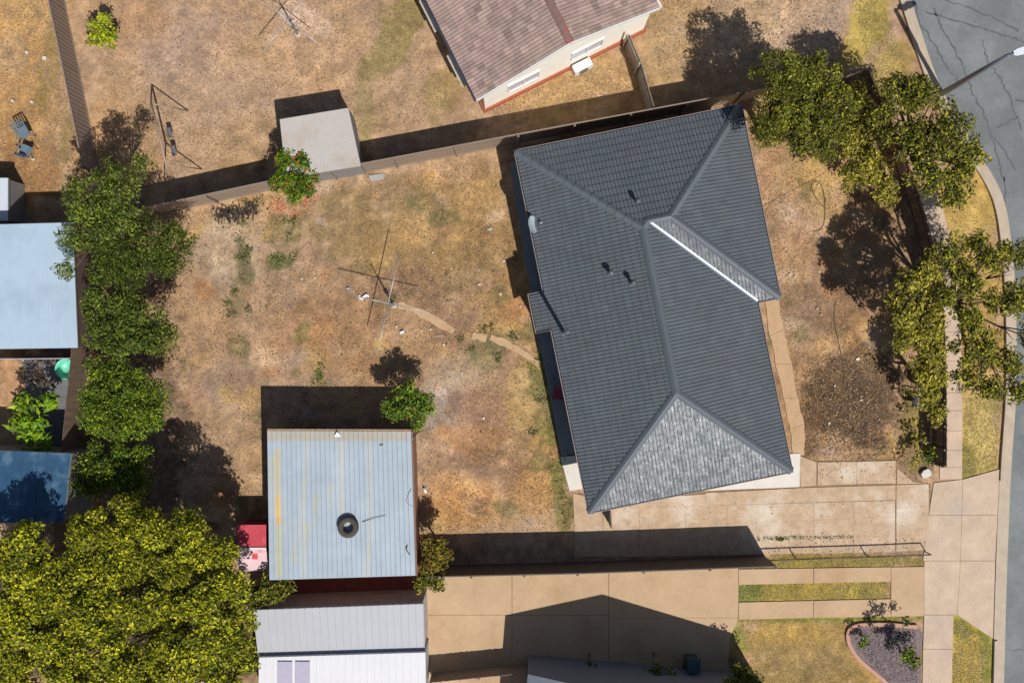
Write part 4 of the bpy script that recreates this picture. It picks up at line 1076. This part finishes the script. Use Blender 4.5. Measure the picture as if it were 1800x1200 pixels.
# ------------------------------------------------------------------ foliage
leaf_m = attr_mat('leaf', .55, .1, 1.5, .35, 0, trans=.17)
flower_m = leaf_m
def leaves(centres, radii, n, size, pal, wts, rng, aspect=2.0, flat=.5, shade_jit=.36, droop=0.0):
    """leaf quads scattered in clumps; centres (k,3), radii (k,)"""
    k = len(centres); w_ = radii ** 2; w_ = w_ / w_.sum()
    ci = rng.choice(k, n, p=w_); c = centres[ci]; r_ = radii[ci]
    d = rng.normal(size=(n, 3)); d /= np.linalg.norm(d, axis=1)[:, None]; d[:, 2] = np.where(d[:, 2] < -.3, -d[:, 2], d[:, 2])
    rad = r_ * (1 - np.abs(rng.normal(0, .28, n)))
    p = c + d * rad[:, None] * np.array((1, 1, .75))
    nor = d * .6 + rng.normal(size=(n, 3)) * .55; nor[:, 2] += flat; nor /= np.linalg.norm(nor, axis=1)[:, None]
    t = rng.normal(size=(n, 3)); t -= (t * nor).sum(1)[:, None] * nor; t /= np.linalg.norm(t, axis=1)[:, None]
    b_ = np.cross(nor, t); s_ = size * rng.uniform(.45, 1.7, n)[:, None]
    L = t * s_; W_ = b_ * s_ / aspect; bend = nor * s_ * .15
    V = np.stack([p - L * .5, p + W_ * .5 + bend * .5, p + L * .5 - bend, p - W_ * .5 + bend * .5], 1).reshape(-1, 3)
    F = np.arange(4 * n).reshape(n, 4)
    pal = np.array(pal); pi = rng.choice(len(pal), n, p=np.array(wts) / sum(wts))
    clump = rng.uniform(1 - shade_jit, 1 + shade_jit, k)[ci]
    C = pal[pi] * (clump * rng.uniform(.75, 1.25, n))[:, None]
    return V, F, np.repeat(C, 4, 0)
def pal(*cs): return [A(*c)[:3] for c in cs]

def tree(name, label, cat, blobs, dens, size, palette, wts, zc, trunk=None, clump=.34, aspect=2.0, seed=1, flat=.5, group=None, bark_=bark, limbs=True, sparse=1.0, tr=.11, nl=None, cover=1.0):
    """blobs: (x, y, r_units) as seen at the crown's height zc; one crown mesh, one trunk mesh."""
    rng = np.random.default_rng(seed); rr = random.Random(seed)
    cc = []; cr = []; bl = []
    for bdef in blobs:
        x, y, r_ = bdef[:3]; z = bdef[3] if len(bdef) > 3 else zc
        c = P(x, y, z); r_m = r_ * M * (H - z) / H; bl.append((c, r_m))
        nclump = max(4, int(r_m * r_m * 22 * cover / (clump / .34) ** 2))
        for i in range(nclump):
            d = Vector((rr.gauss(0, 1), rr.gauss(0, 1), rr.gauss(0, 1))).normalized()
            if d.z < -.35: d.z = -d.z
            f = rr.uniform(.55, 1.0) if rr.random() < .8 else rr.uniform(.1, .6)
            rc = clump * rr.uniform(.6, 1.3)
            q = c + Vector((d.x, d.y, d.z * .8)) * max(0.05, (r_m - rc * .45)) * f
            q.z = max(q.z, .15)
            cc.append(tuple(q)); cr.append(rc)
    cc = np.array(cc); cr = np.array(cr)
    area = (cr ** 2).sum() * 3.14
    n = int(area * dens * sparse)
    V, F, C = leaves(cc, cr, n, size, palette, wts, rng, aspect, flat)
    V[:, 2] = np.maximum(V[:, 2], .02)
    if trunk is None:
        m_ = sum((b_[0] * b_[1] for b_ in bl), Vector()) / sum(b_[1] for b_ in bl); tp = Vector((m_.x, m_.y, 0))
    else: tp = P(*trunk)
    g = thing(name, tp, label, cat, group)
    me = mesh_np('crown', V - np.array(tp), F, leaf_m, C)
    link('crown', me, g)
    mb = MB(); zt = max(.15, zc * .45)
    top = tp + Vector((rr.uniform(-.15, .15), rr.uniform(-.15, .15), zt))
    mb.tube([tp - Vector((0, 0, .1)), tp.lerp(top, .5) + Vector((.05, .03, 0)), top], [tr * 1.25, tr, tr * .8], 9)
    if limbs:
        for c, r_m in bl:
            k = max(2, int(2 + r_m * 3)) if nl is None else nl
            jn = top.lerp(c, .6) + Vector((rr.uniform(-.2, .2), rr.uniform(-.2, .2), rr.uniform(-.1, .2)))
            mb.tube([top - Vector((0, 0, .08)), top.lerp(jn, .5) + Vector((rr.uniform(-.12, .12), rr.uniform(-.12, .12), .05)), jn], [tr * .7, tr * .5, tr * .35], 7)
            for _ in range(k):
                d = Vector((rr.gauss(0, 1), rr.gauss(0, 1), rr.uniform(-.1, .9))).normalized(); e_ = c + d * r_m * rr.uniform(.6, .92)
                md = jn.lerp(e_, .5) + Vector((rr.uniform(-.15, .15), rr.uniform(-.15, .15), rr.uniform(0, .15)))
                mb.tube([jn, md, e_], [tr * .3, tr * .2, tr * .08], 5)
                if rr.random() < .8:
                    e2 = md + (e_ - md).length * Vector((rr.gauss(0, .8), rr.gauss(0, .8), rr.uniform(0, .8))).normalized() * .8
                    mb.tube([md, md.lerp(e2, .5) + Vector((0, 0, .03)), e2], [tr * .16, tr * .11, tr * .05], 4)
    part('trunk', mb, bark_, g)
    return g

G_DK = pal((80, 100, 26), (116, 134, 36), (48, 66, 16), (154, 162, 52), (84, 86, 34))
G_MID = pal((88, 116, 18), (132, 154, 28), (54, 78, 12), (172, 186, 42), (98, 106, 30))
G_YEL = pal((158, 158, 20), (192, 188, 30), (112, 122, 18), (218, 208, 56), (80, 92, 20))
G_OLV = pal((112, 116, 30), (140, 142, 38), (86, 92, 28), (190, 178, 52), (84, 80, 40))
G_SPR = pal((160, 156, 46), (190, 178, 60), (124, 122, 36), (210, 190, 90), (100, 96, 44))

tree('boundary_tree', 'feathery dark olive tree at the upper left inner corner of the lot', 'tree', [(205, 430, 56), (262, 425, 62), (222, 472, 50), (296, 455, 46), (318, 415, 38), (185, 470, 40), (180, 420, 40)], 300, .1, G_DK, [3, 3, 3, 1, 2], 3.4, (235, 470), seed=3, aspect=3.2, clump=.3, bark_=bark_dk)
tree('boundary_tree', 'dense mid green tree in the boundary row, second from the top', 'tree', [(212, 556, 46), (252, 572, 50), (222, 606, 44), (282, 590, 38), (180, 590, 36), (178, 550, 36), (168, 520, 30), (225, 525, 30)], 300, .095, G_DK, [2, 3, 2, 1, 1], 3.3, (250, 580), seed=4)
tree('boundary_tree', 'rounded bright green tree in the boundary row, beside the bare yard', 'tree', [(222, 704, 72), (248, 722, 60), (186, 728, 50), (268, 700, 42), (172, 695, 36), (172, 650, 30), (205, 655, 30)], 300, .095, G_MID, [3, 3, 2, 1, 1], 3.3, (250, 705), seed=5)
tree('boundary_tree', 'dark shaded tree between the rounded tree and the yellow green tree', 'tree', [(195, 815, 50), (225, 845, 46), (165, 855, 42), (238, 805, 32), (155, 820, 30)], 280, .1, G_MID, [3, 3, 3, 1, 1], 2.4, (225, 815), seed=6)
tree('yellow_tree', 'large yellow green tree filling the lower left corner inside the lot', 'tree', [(185, 955, 62), (255, 935, 64), (325, 945, 60), (375, 975, 48), (225, 905, 34), (300, 990, 50), (150, 1000, 50), (220, 1000, 50), (160, 930, 40)], 300, .105, G_YEL, [3, 3, 3, 1, 2], 4.6, (350, 930), seed=7, clump=.42, aspect=1.7, tr=.16)
tree('yellow_tree', 'yellow green tree beyond the boundary at the far left edge', 'tree', [(20, 990, 64), (80, 1010, 60), (60, 1080, 60), (10, 1090, 60), (60, 955, 46), (20, 1180, 66), (90, 1150, 50), (110, 1050, 50)], 260, .12, G_YEL, [3, 3, 3, 1, 2], 4.6, (110, 970), seed=8, clump=.42, aspect=1.7, tr=.16)
tree('yellow_tree', 'broad yellow green tree left of the white roofed garage at the bottom', 'tree', [(180, 1080, 70), (270, 1060, 66), (350, 1060, 66), (330, 1140, 76), (230, 1150, 70), (400, 1110, 56), (400, 1180, 60), (140, 1180, 66), (120, 1120, 56), (260, 1200, 60), (130, 1050, 50), (200, 1020, 44), (300, 1020, 44), (388, 1020, 40), (425, 1080, 34), (428, 1150, 36), (420, 1035, 26)], 260, .12, G_YEL, [3, 3, 3, 1, 2], 4.8, (360, 1020), seed=9, clump=.42, aspect=1.7, tr=.18)
tree('conifer', 'feathery olive tree beyond the upper left corner overhanging the pale blue shed', 'tree', [(200, 335, 58), (240, 300, 36), (170, 390, 50), (130, 420, 34), (215, 380, 46), (150, 350, 44), (120, 470, 24)], 170, .15, G_DK, [2, 3, 2, 2, 2], 4.2, (250, 400), seed=10, aspect=4, clump=.3)
tree('olive_tree', 'big dense olive green tree beside the upper right corner of the charcoal roof', 'tree', [(1370, 140, 56), (1430, 130, 50), (1370, 205, 60), (1430, 200, 58), (1400, 245, 40), (1465, 185, 46), (1345, 232, 32), (1450, 235, 40), (1440, 265, 24)], 300, .1, G_OLV, [4, 3, 3, 1, 1], 4.6, (1340, 240), seed=11, tr=.15)
tree('yellow_shrub', 'loose yellow green tree inside the upper right corner of the lot', 'tree', [(1505, 200, 38), (1492, 250, 38), (1525, 285, 44), (1495, 315, 34), (1550, 325, 32), (1535, 235, 34), (1562, 350, 20), (1500, 160, 26)], 240, .12, G_SPR, [3, 3, 3, 2, 1], 2.8, (1500, 270), seed=12, clump=.3, sparse=.8)
tree('street_tree', 'spreading olive street tree over the nature strip next to the road bend', 'tree', [(1570, 165, 44), (1610, 185, 46), (1660, 220, 46), (1690, 265, 40), (1680, 325, 36), (1630, 310, 44), (1590, 250, 50), (1640, 260, 50), (1700, 290, 36), (1670, 350, 30), (1600, 150, 36), (1550, 200, 30)], 210, .12, G_OLV, [3, 3, 2, 2, 3], 4.8, (1560, 280), seed=13, clump=.36, sparse=.9, tr=.15, nl=3)
tree('front_tree', 'yellow green branching tree beside the front fence halfway down the front yard', 'tree', [(1605, 500, 36), (1582, 555, 38), (1605, 585, 40), (1632, 475, 30), (1628, 545, 34), (1590, 600, 28), (1575, 530, 24), (1640, 580, 30), (1640, 620, 30), (1650, 520, 28)], 240, .12, G_SPR, [3, 3, 3, 2, 1], 3.9, (1592, 512), seed=14, clump=.32, sparse=.85, nl=6)
tree('street_tree', 'sparse olive tree with gaps standing on the nature strip below the road bend', 'tree', [(1670, 440, 38), (1740, 450, 36), (1700, 500, 34), (1760, 530, 40), (1690, 560, 36), (1720, 600, 40), (1770, 640, 36), (1700, 660, 34), (1800, 590, 34), (1740, 680, 34), (1790, 690, 30), (1700, 630, 40), (1780, 450, 36), (1690, 480, 34), (1795, 520, 40), (1715, 430, 30), (1660, 520, 24)], 190, .12, G_OLV, [2, 3, 2, 3, 2], 4.3, (1640, 540), seed=15, clump=.3, sparse=.9, tr=.12, nl=3, cover=.95)
tree('shrub', 'small yellow green shrub between the branching front tree and the driveway', 'shrub', [(1618, 640, 28), (1620, 672, 34), (1632, 630, 22), (1632, 700, 24), (1642, 660, 26), (1645, 730, 20)], 220, .11, G_SPR, [3, 3, 3, 2, 1], 2.2, (1600, 660), seed=16, clump=.26)
tree('shrub', 'straggly low yellow shrub in the lower right corner of the front yard', 'shrub', [(1612, 740, 14), (1614, 770, 16), (1608, 805, 14), (1600, 820, 12), (1616, 795, 12)], 120, .11, G_SPR, [3, 2, 1, 4, 1], .7, (1608, 775), seed=17, clump=.18, limbs=False, tr=.03, sparse=.7)
tree('shrub', 'dark green low shrub at the driveway end of the front fence', 'shrub', [(1630, 805, 14), (1634, 790, 12)], 160, .1, G_MID, [3, 2, 3, 1, 1], .9, (1625, 800), seed=18, clump=.18, limbs=False, tr=.03)
tree('citrus_bush', 'bright green bush at the upper right corner of the garage roof', 'bush', [(705, 712, 34), (732, 722, 32), (720, 695, 28), (686, 716, 22), (746, 708, 22), (738, 742, 18)], 260, .1, pal((96, 132, 30), (140, 166, 40), (66, 98, 22), (176, 186, 60), (160, 120, 40)), [3, 3, 3, 1, .6], 2.0, (722, 712), seed=19, clump=.26, aspect=1.8, tr=.05)
tree('shrub', 'olive bush with orange tips at the lower right corner of the garage', 'bush', [(764, 960, 28), (778, 975, 25), (760, 985, 26)], 240, .1, pal((128, 122, 30), (160, 148, 44), (90, 92, 24), (196, 150, 60), (150, 96, 40)), [3, 3, 3, 1.5, 1], 1.9, (765, 950), seed=20, clump=.24, tr=.05)
tree('shrub', 'olive bush below the boundary between the garage and the tan concrete yard', 'bush', [(748, 1024, 24), (770, 1018, 20)], 150, .13, G_OLV, [3, 3, 3, 1, 1], 1.8, (750, 1000), seed=21, clump=.24, tr=.05)
tree('shrub', 'olive bush between the big yellow tree and the light grey garage roof', 'bush', [(480, 1035, 30), (455, 1050, 26), (500, 1028, 20)], 150, .13, G_OLV, [3, 3, 3, 1, 1], 2.0, (480, 1010), seed=22, clump=.24, tr=.05)
tree('flowering_shrub', 'green shrub with orange flowers beside the light grey garden shed', 'shrub', [(518, 300, 36), (498, 320, 28), (537, 322, 30), (503, 285, 24), (518, 345, 18), (528, 280, 20)], 250, .11, pal((92, 130, 20), (128, 156, 26), (60, 92, 18), (214, 110, 40), (150, 150, 40)), [4, 3, 3, .7, 1], 1.8, (525, 320), seed=23, clump=.25, tr=.05)
tree('shrub', 'small rounded lime green bush in the upper left yard beside the grey fence', 'bush', [(178, 50, 22), (192, 66, 22), (168, 68, 18), (186, 38, 16)], 150, .13, pal((160, 170, 30), (190, 194, 44), (120, 136, 24)), [3, 3, 2], 1.0, (188, 62), seed=24, clump=.22, tr=.04, limbs=False)
tree('leafy_plant', 'bright green broad leaved plant between the two metal sheds on the left', 'plant', [(45, 715, 24), (60, 745, 28), (30, 750, 22), (80, 770, 16), (50, 775, 20), (88, 705, 14)], 60, .34, pal((120, 158, 16), (150, 176, 30), (82, 116, 16)), [3, 3, 2], 1.6, (62, 740), seed=25, clump=.35, aspect=3.5, tr=.06)
tree('shrub', 'brownish bare bush on the paving above the broad leaved plant', 'bush', [(60, 660, 24), (78, 675, 20)], 60, .1, pal((110, 84, 66), (90, 72, 60), (120, 110, 60)), [3, 3, 1], 1.2, (70, 665), seed=26, clump=.25, tr=.05, bark_=bark_dk)
tree('shrub', 'olive bush at the bottom edge right of the gabled house shadow', 'bush', [(1300, 1185, 26), (1320, 1200, 24), (1285, 1205, 24)], 150, .13, G_OLV, [3, 3, 3, 1, 1], 1.6, (1290, 1160), seed=27, clump=.24, tr=.05)
tree('shrub', 'dark shaded bush against the wall of the bottom gabled house', 'bush', [(1150, 1180, 22), (1175, 1185, 18)], 150, .12, G_MID, [3, 3, 3, 1, 1], .9, (1148, 1145), seed=28, clump=.22, tr=.04, limbs=False)
tree('shrub', 'small shaded bush left along the wall of the bottom gabled house', 'bush', [(1040, 1170, 14)], 150, .12, G_MID, [3, 3, 3, 1, 1], .7, (1035, 1148), seed=29, clump=.2, tr=.04, limbs=False)
tree('shrub', 'small green bush inside the left end of the edged garden bed', 'bush', [(1515, 1124, 15)], 150, .1, G_MID, [3, 3, 2, 2, 1], .5, (1512, 1120), seed=30, clump=.16, tr=.03, limbs=False)
tree('shrub', 'bright green bush at the right side of the edged garden bed', 'bush', [(1590, 1150, 16), (1604, 1165, 15), (1600, 1140, 10)], 150, .12, G_MID, [3, 4, 2, 2, 1], 1.1, (1580, 1145), seed=31, clump=.2, tr=.04, limbs=False)
tree('shrub', 'dark leafed bush in the middle of the edged garden bed', 'bush', [(1580, 1118, 18), (1565, 1130, 14)], 150, .11, pal((50, 48, 60), (70, 66, 72), (44, 52, 40)), [3, 2, 2], 1.2, (1566, 1112), seed=32, clump=.2, tr=.04, limbs=False)
tree('shrub', 'dark green bush at the upper right corner of the edged garden bed', 'bush', [(1594, 1092, 10)], 150, .11, G_DK, [3, 3, 3, 1, 1], .7, (1592, 1090), seed=33, clump=.16, tr=.03, limbs=False)
# garden bed
for i_, (x_, r_) in enumerate(((1502, 7), (1540, 9))):
    tree('shrub', ['tiny dark shrub in the left corner of the edged garden bed', 'small dark shrub by the upper brick edging of the garden bed'][i_], 'shrub', [(x_, 1108, r_)], 150, .09, pal((60, 50, 48), (84, 70, 60), (60, 70, 40)), [3, 2, 2], .4, (x_ - 1, 1107), seed=50 + i_, clump=.14, tr=.02, limbs=False)
mb = MB(); poly_sheet(mb, arcpts([(1494, 1101), (1612, 1101), (1618, 1150), (1614, 1230), (1580, 1230), (1530, 1175), (1500, 1145), (1491, 1115), (1494, 1101)], 3)[:-1], .02)
struct('garden_bed', mb, mat('bark_mulch', A(140, 122, 120), .95, .4, 8, .5, 30))
mb = MB(); rib = arcpts([(1612, 1101), (1560, 1097), (1510, 1098), (1492, 1108), (1492, 1130), (1508, 1156), (1540, 1184), (1580, 1218)], 8)
for i in range(len(rib) - 1): mb.beam(P(*rib[i], .05), P(*rib[i + 1], .05), .16, .12)
solo('garden_edging', mb, mat('pink_brick', A(206, 158, 136), .85, .2, 8), 'curved pink brick edging around the mulched garden bed at the lower right', 'edging')

# ------------------------------------------------------------------ litter, weeds, scraps
def inpoly(x, y, pl):
    c = np.zeros(x.shape, bool); j = len(pl) - 1
    for i in range(len(pl)):
        xi, yi = pl[i]; xj, yj = pl[j]
        c ^= ((yi > y) != (yj > y)) & (x < (xj - xi) * (y - yi) / (yj - yi + 1e-9) + xi); j = i
    return c
YARD = [(180, 400), (900, 262), (925, 480), (935, 590), (985, 800), (1003, 862), (1005, 930), (745, 940), (738, 760), (470, 750), (470, 870), (415, 870), (300, 930), (130, 930)]
FRONT = [(1310, 200), (1500, 170), (1570, 340), (1610, 450), (1630, 560), (1635, 830), (1580, 815), (1400, 800), (1345, 530), (1372, 520)]
def litter(name, polys, n, size, cols, wts, seed, fuzz=0, z=(.002, .018), aspect=3, thr=None, tilt=.35, label=None, nb=None):
    rng = np.random.default_rng(seed); X = []; Y = []
    for pl, share in polys:
        px = np.array([p[0] for p in pl]); py = np.array([p[1] for p in pl]); m_ = int(n * share * 2.4)
        x = rng.uniform(px.min(), px.max(), m_); y = rng.uniform(py.min(), py.max(), m_)
        k = inpoly(x, y, pl)
        if thr is not None: k &= (fbm(x, y, nb or 40, seed, 4) + rng.normal(0, .05, m_)) > thr
        x = x[k]; y = y[k]; q = int(n * share); X.append(x[:q]); Y.append(y[:q])
    x = np.concatenate(X); y = np.concatenate(Y); n = len(x); x = x + rng.normal(0, 1, n) * fuzz; y = y + rng.normal(0, 1, n) * fuzz
    cols = [tuple(.78 * q + .22 * sum(c) / 3 for q in c) for c in cols]
    p = np.stack([(x - 900) * M, -(y - 600) * M, rng.uniform(z[0], z[1], n)], 1)
    nor = rng.normal(0, tilt, (n, 3)); nor[:, 2] = 1; nor /= np.linalg.norm(nor, axis=1)[:, None]
    t = rng.normal(size=(n, 3)); t -= (t * nor).sum(1)[:, None] * nor; t /= np.linalg.norm(t, axis=1)[:, None]
    b_ = np.cross(nor, t); s_ = size * rng.uniform(.5, 1.6, n)[:, None]
    V = np.stack([p - t * s_ * .5, p + b_ * s_ / aspect * .5, p + t * s_ * .5, p - b_ * s_ / aspect * .5], 1).reshape(-1, 3)
    F = np.arange(4 * n).reshape(n, 4); cp = np.array(cols); C = cp[rng.choice(len(cp), n, p=np.array(wts) / sum(wts))] * rng.uniform(.8, 1.15, n)[:, None]
    me = mesh_np(name, V, F, leaf_m, np.repeat(C, 4, 0))
    o = tag(link(name, me), kind='stuff')
    if label: o['label'] = label
    return o
ALL = [(-20, -20), (1820, -20), (1820, 1220), (-20, 1220)]
litter('dry_grass', [(YARD, .72), (FRONT, .28)], 36000, .06, pal((206, 170, 118), (216, 186, 140), (160, 126, 94), (190, 146, 98), (136, 116, 84)), [4, 2, 2, 3, 2], 101, label='dry straw coloured grass litter over the yards of the lot')
litter('dry_grass', [(YARD, .75), (FRONT, .25)], 26000, .085, pal((224, 168, 84), (206, 148, 74), (186, 150, 90)), [3, 3, 2], 102, thr=.54, label='patches of golden dead grass across the yards of the lot')
litter('fallen_leaves', [(YARD, .6), (FRONT, .4)], 900, .075, pal((226, 208, 180), (220, 184, 100), (196, 138, 90), (206, 190, 168)), [2, 2, 1, 1], 103, aspect=1.8, label='scattered pale and yellow fallen leaves on the yards')
litter('weeds', [(YARD, 1)], 5000, .08, pal((104, 118, 44), (84, 104, 36), (128, 130, 60)), [3, 2, 2], 104, z=(.01, .06), thr=.64, tilt=.8, nb=50, label='small green weeds in patches across the backyard')
def patch(x, y, rx, ry): return [(x + rx * math.cos(t), y + ry * math.sin(t)) for t in [i * math.pi / 6 for i in range(12)]]
_wr = random.Random(5)
def scat(x, y, rx, ry, n): return [patch(x + _wr.gauss(0, rx), y + _wr.gauss(0, ry), _wr.uniform(3, 7), _wr.uniform(3, 7)) for _ in range(n)]
WP = scat(428, 450, 6, 26, 5) + scat(500, 400, 26, 22, 6) + scat(400, 540, 24, 30, 4) + scat(850, 600, 24, 12, 6) + scat(950, 680, 12, 40, 7) + [patch(492, 456, 6, 6), patch(563, 645, 5, 14), patch(556, 668, 5, 8), patch(690, 520, 8, 8), patch(945, 640, 16, 34), patch(968, 700, 12, 50), patch(990, 840, 12, 50), patch(996, 900, 9, 30), patch(470, 350, 30, 8), patch(720, 520, 10, 7), patch(440, 355, 26, 7), patch(510, 340, 20, 8)]
litter('weeds', [(p_, 1 / len(WP)) for p_ in WP], 2600, .09, pal((104, 122, 40), (80, 104, 32), (140, 142, 60)), [3, 2, 2], 105, fuzz=4, thr=.45, nb=8, z=(.01, .08), tilt=.8, label='dense green weed tufts at the edges of the backyard')
litter('bark_chips', [(patch(1490, 710, 80, 85), 1)], 7500, .06, pal((104, 80, 60), (86, 66, 52), (146, 116, 80), (122, 94, 70)), [3, 3, 1, 2], 106, fuzz=22, label='dark wood chips and twigs on the lower front yard')
litter('fallen_flowers', [(patch(490, 362, 16, 9), .4), (patch(545, 345, 12, 12), .3), (patch(520, 372, 24, 8), .3)], 260, .08, pal((236, 110, 50), (240, 140, 80)), [1, 1], 107, fuzz=6, aspect=1.5, label='orange fallen flowers under the flowering shrub')
litter('fallen_leaves', [(patch(405, 376, 28, 9), .7), (patch(440, 368, 14, 8), .3)], 500, .14, pal((60, 52, 46), (82, 72, 62), (110, 96, 84)), [2, 2, 1], 108, fuzz=5, z=(.02, .1), tilt=.6, label='dark dead leaves heaped below the upper boundary fence')
litter('weeds', [([(1330, 942), (1500, 940), (1500, 946), (1330, 949)], .7), (patch(1371, 947, 8, 3), .3)], 500, .07, pal((110, 130, 44), (90, 112, 36)), [1, 1], 109, z=(.03, .07), tilt=.7, label='green weeds growing in the lowest driveway joint')
litter('fallen_leaves', [([(1060, 890), (1630, 870), (1632, 970), (1340, 975), (1330, 925), (1060, 930)], .3), ([(1440, 805), (1600, 805), (1630, 850), (1440, 853)], .3), ([(1335, 950), (1625, 945), (1628, 972), (1340, 978)], .4)], 420, .06, pal((150, 112, 72), (110, 84, 60), (196, 166, 110)), [2, 2, 1], 120, z=(.036, .045), aspect=1.8, label='dead leaves and grit strewn over the driveway slabs')
# lawn blades on the lower neighbour's strips and nature strips
LW_ = [[(1298, 1029), (1564, 1024), (1564, 1050), (1298, 1056)], [(1298, 985), (1622, 975), (1622, 993), (1298, 998)], [(1300, 1090), (1485, 1088), (1490, 1150), (1540, 1200), (1290, 1200), (1288, 1120)], [(1694, 700), (1762, 700), (1752, 820), (1694, 838)], [(1678, 1088), (1738, 1126), (1738, 1200), (1676, 1200)], [(1500, 0), (1550, 0), (1600, 140), (1530, 140)], [(1660, 350), (1760, 350), (1765, 640), (1695, 640)]]
litter('dry_grass', [(p_, 1 / len(LW_)) for p_ in LW_], 15000, .06, pal((190, 166, 76), (160, 152, 60), (214, 180, 96), (130, 138, 48)), [3, 2, 3, 1.5], 110, fuzz=1.6, tilt=.25, z=(0, .008), label='patchy yellow grass on the verges and the neighbouring front lawn')
litter('dry_grass', [([(0, 0), (100, 0), (150, 330), (0, 340)], .25), ([(170, 0), (720, 0), (800, 200), (640, 240), (300, 310), (190, 290)], .5), ([(860, 190), (1120, 90), (1150, 150), (900, 220)], .1), ([(1140, 0), (1480, 0), (1500, 120), (1160, 140)], .15)], 26000, .08, pal((206, 162, 104), (190, 150, 110), (150, 120, 86), (214, 180, 110)), [3, 3, 1, 2], 111, label='sparse dry grass litter on the upper neighbouring yards')

litter('bark_chips', [([(1500, 1105), (1610, 1105), (1612, 1200), (1560, 1195), (1505, 1140)], 1)], 2500, .06, pal((92, 80, 84), (130, 116, 118), (160, 140, 130)), [3, 3, 1], 112, z=(.025, .04), label='loose bark mulch covering the edged garden bed')
# small pale scraps lying on the ground
def scrap(x, y, w_, h_, rz, mt, label, name='scrap', cat='litter', group=None, t=.03):
    mb = MB(); c = P(x, y, .03 + t / 2); rr = random.Random(int(x * 7 + y)); n_ = 7
    pts = [(math.cos(2 * math.pi * i / n_) * w_ / 2 * rr.uniform(.75, 1.1), math.sin(2 * math.pi * i / n_) * h_ / 2 * rr.uniform(.75, 1.1)) for i in range(n_)]
    m_ = Matrix.Rotation(rz, 2); pts = [m_ @ Vector(p) + c.xy for p in pts]
    mb.prism([tuple(p) for p in pts], .01, .03 + t); return solo(name, mb, mt, label, cat, group)
wpl = plastic_w
mb = MB(); mb.beam(P(634, 526, .06), P(646, 518, .08), .12, .05); mb.beam(P(634, 526, .06), P(631, 519, .05), .1, .04); mb.beam(P(646, 518, .08), P(648, 522, .05), .06, .04)
solo('broken_bracket', mb, wpl, 'white broken plastic bracket on the ground left of the backyard clothesline', 'litter')
mb = MB(); mb.box(P(707, 584, .06), (.19, .12, .08), .4); solo('white_block', mb, wpl, 'small white block below the right arm of the backyard clothesline', 'litter')
mb = MB(); mb.tube([P(745, 857, .06), P(749, 866, .06)], .055, 12); solo('plastic_bottle', mb, wpl, 'white bottle lying by the right wall of the garage', 'bottle')
scrap(612, 507, .2, .12, .3, mat('blue_scrap', A(150, 170, 200), .5), 'small bluish scrap left of the white bracket in the backyard', t=.05)
mb = MB(); mb.tube([P(763, 591, .04), P(780, 589, .04)], .012, 6); solo('white_stick', mb, wpl, 'thin white stick beside the worn concrete strip', 'litter')
scrap(862, 403, .2, .15, .1, mat('glass_scrap', A(200, 200, 214), .3), 'squarish clear sheet scrap on the golden grass left of the satellite dish', t=.01)
scrap(1628, 832, .55, .42, .5, mat('pale_rock', A(222, 218, 210), .8, .1, 5, .4, 10), 'crumpled pale grey bag of rubble at the end of the front fence', 'rubble_bag', 'bag', t=.14)
scrap(1508, 631, .17, .14, .2, wpl, 'white stone in the middle of the dark front yard', 'white_stone', 'stone', t=.04)
proto = scrap(553, 488, .1, .08, 0, mat('pale_scrap', A(236, 226, 212), .6), 'small pale scrap lying on the bare backyard', group='pale scraps on the backyard')
for x, y in [(531, 490), (574, 485), (761, 444), (843, 500), (796, 530), (757, 579), (680, 571), (780, 606), (886, 459), (915, 538), (742, 581), (622, 512), (697, 574), (733, 640), (812, 655), (850, 735), (880, 517)]:
    o = proto.copy(); COL.objects.link(o); o.location = P(x, y, .01); o.rotation_euler.z = R.uniform(0, 6); s_ = R.uniform(.6, 1.3); o.scale = (s_, s_, 1)
proto = scrap(1389, 482, .12, .07, 0, MATS['pale_scrap'], 'small pale scrap lying on the front yard', group='pale scraps on the front yard')
for x, y in [(1371, 467), (1397, 486), (1436, 542), (1467, 678), (1513, 703), (1457, 744), (1545, 737), (1380, 438), (1438, 327), (1335, 537), (1443, 553)]:
    o = proto.copy(); COL.objects.link(o); o.location = P(x, y, .01); o.rotation_euler.z = R.uniform(0, 6); s_ = R.uniform(.6, 1.3); o.scale = (s_, s_, 1)
proto = scrap(78, 102, .2, .18, 0, MATS['pale_scrap'], 'pale scrap on the dry ground of the far left yard', group='pale scraps on the far left yard', t=.06)
for x, y in [(48, 93), (23, 178), (57, 180), (59, 280)]:
    o = proto.copy(); COL.objects.link(o); o.location = P(x, y, .01); o.rotation_euler.z = R.uniform(0, 6); o.scale = (.7, .7, 1)
# twiggy dead branch near the driveway
mb = MB(); rr = random.Random(4)
for _ in range(16):
    x, y = 1548 + rr.uniform(-12, 12), 785 + rr.uniform(-14, 14); a_ = rr.uniform(0, 6.28); pts = []
    for k in range(5): pts.append(P(x, y, .04 + rr.uniform(0, .08))); x += math.cos(a_) * 5; y += math.sin(a_) * 5; a_ += rr.uniform(-.7, .7)
    mb.tube(pts, [.014, .012, .01, .008, .004], 5)
solo('dead_branch', mb, mat('dead_twig', A(120, 116, 104), .9), 'tangled grey dead branch on the soil above the driveway slabs', 'branch')
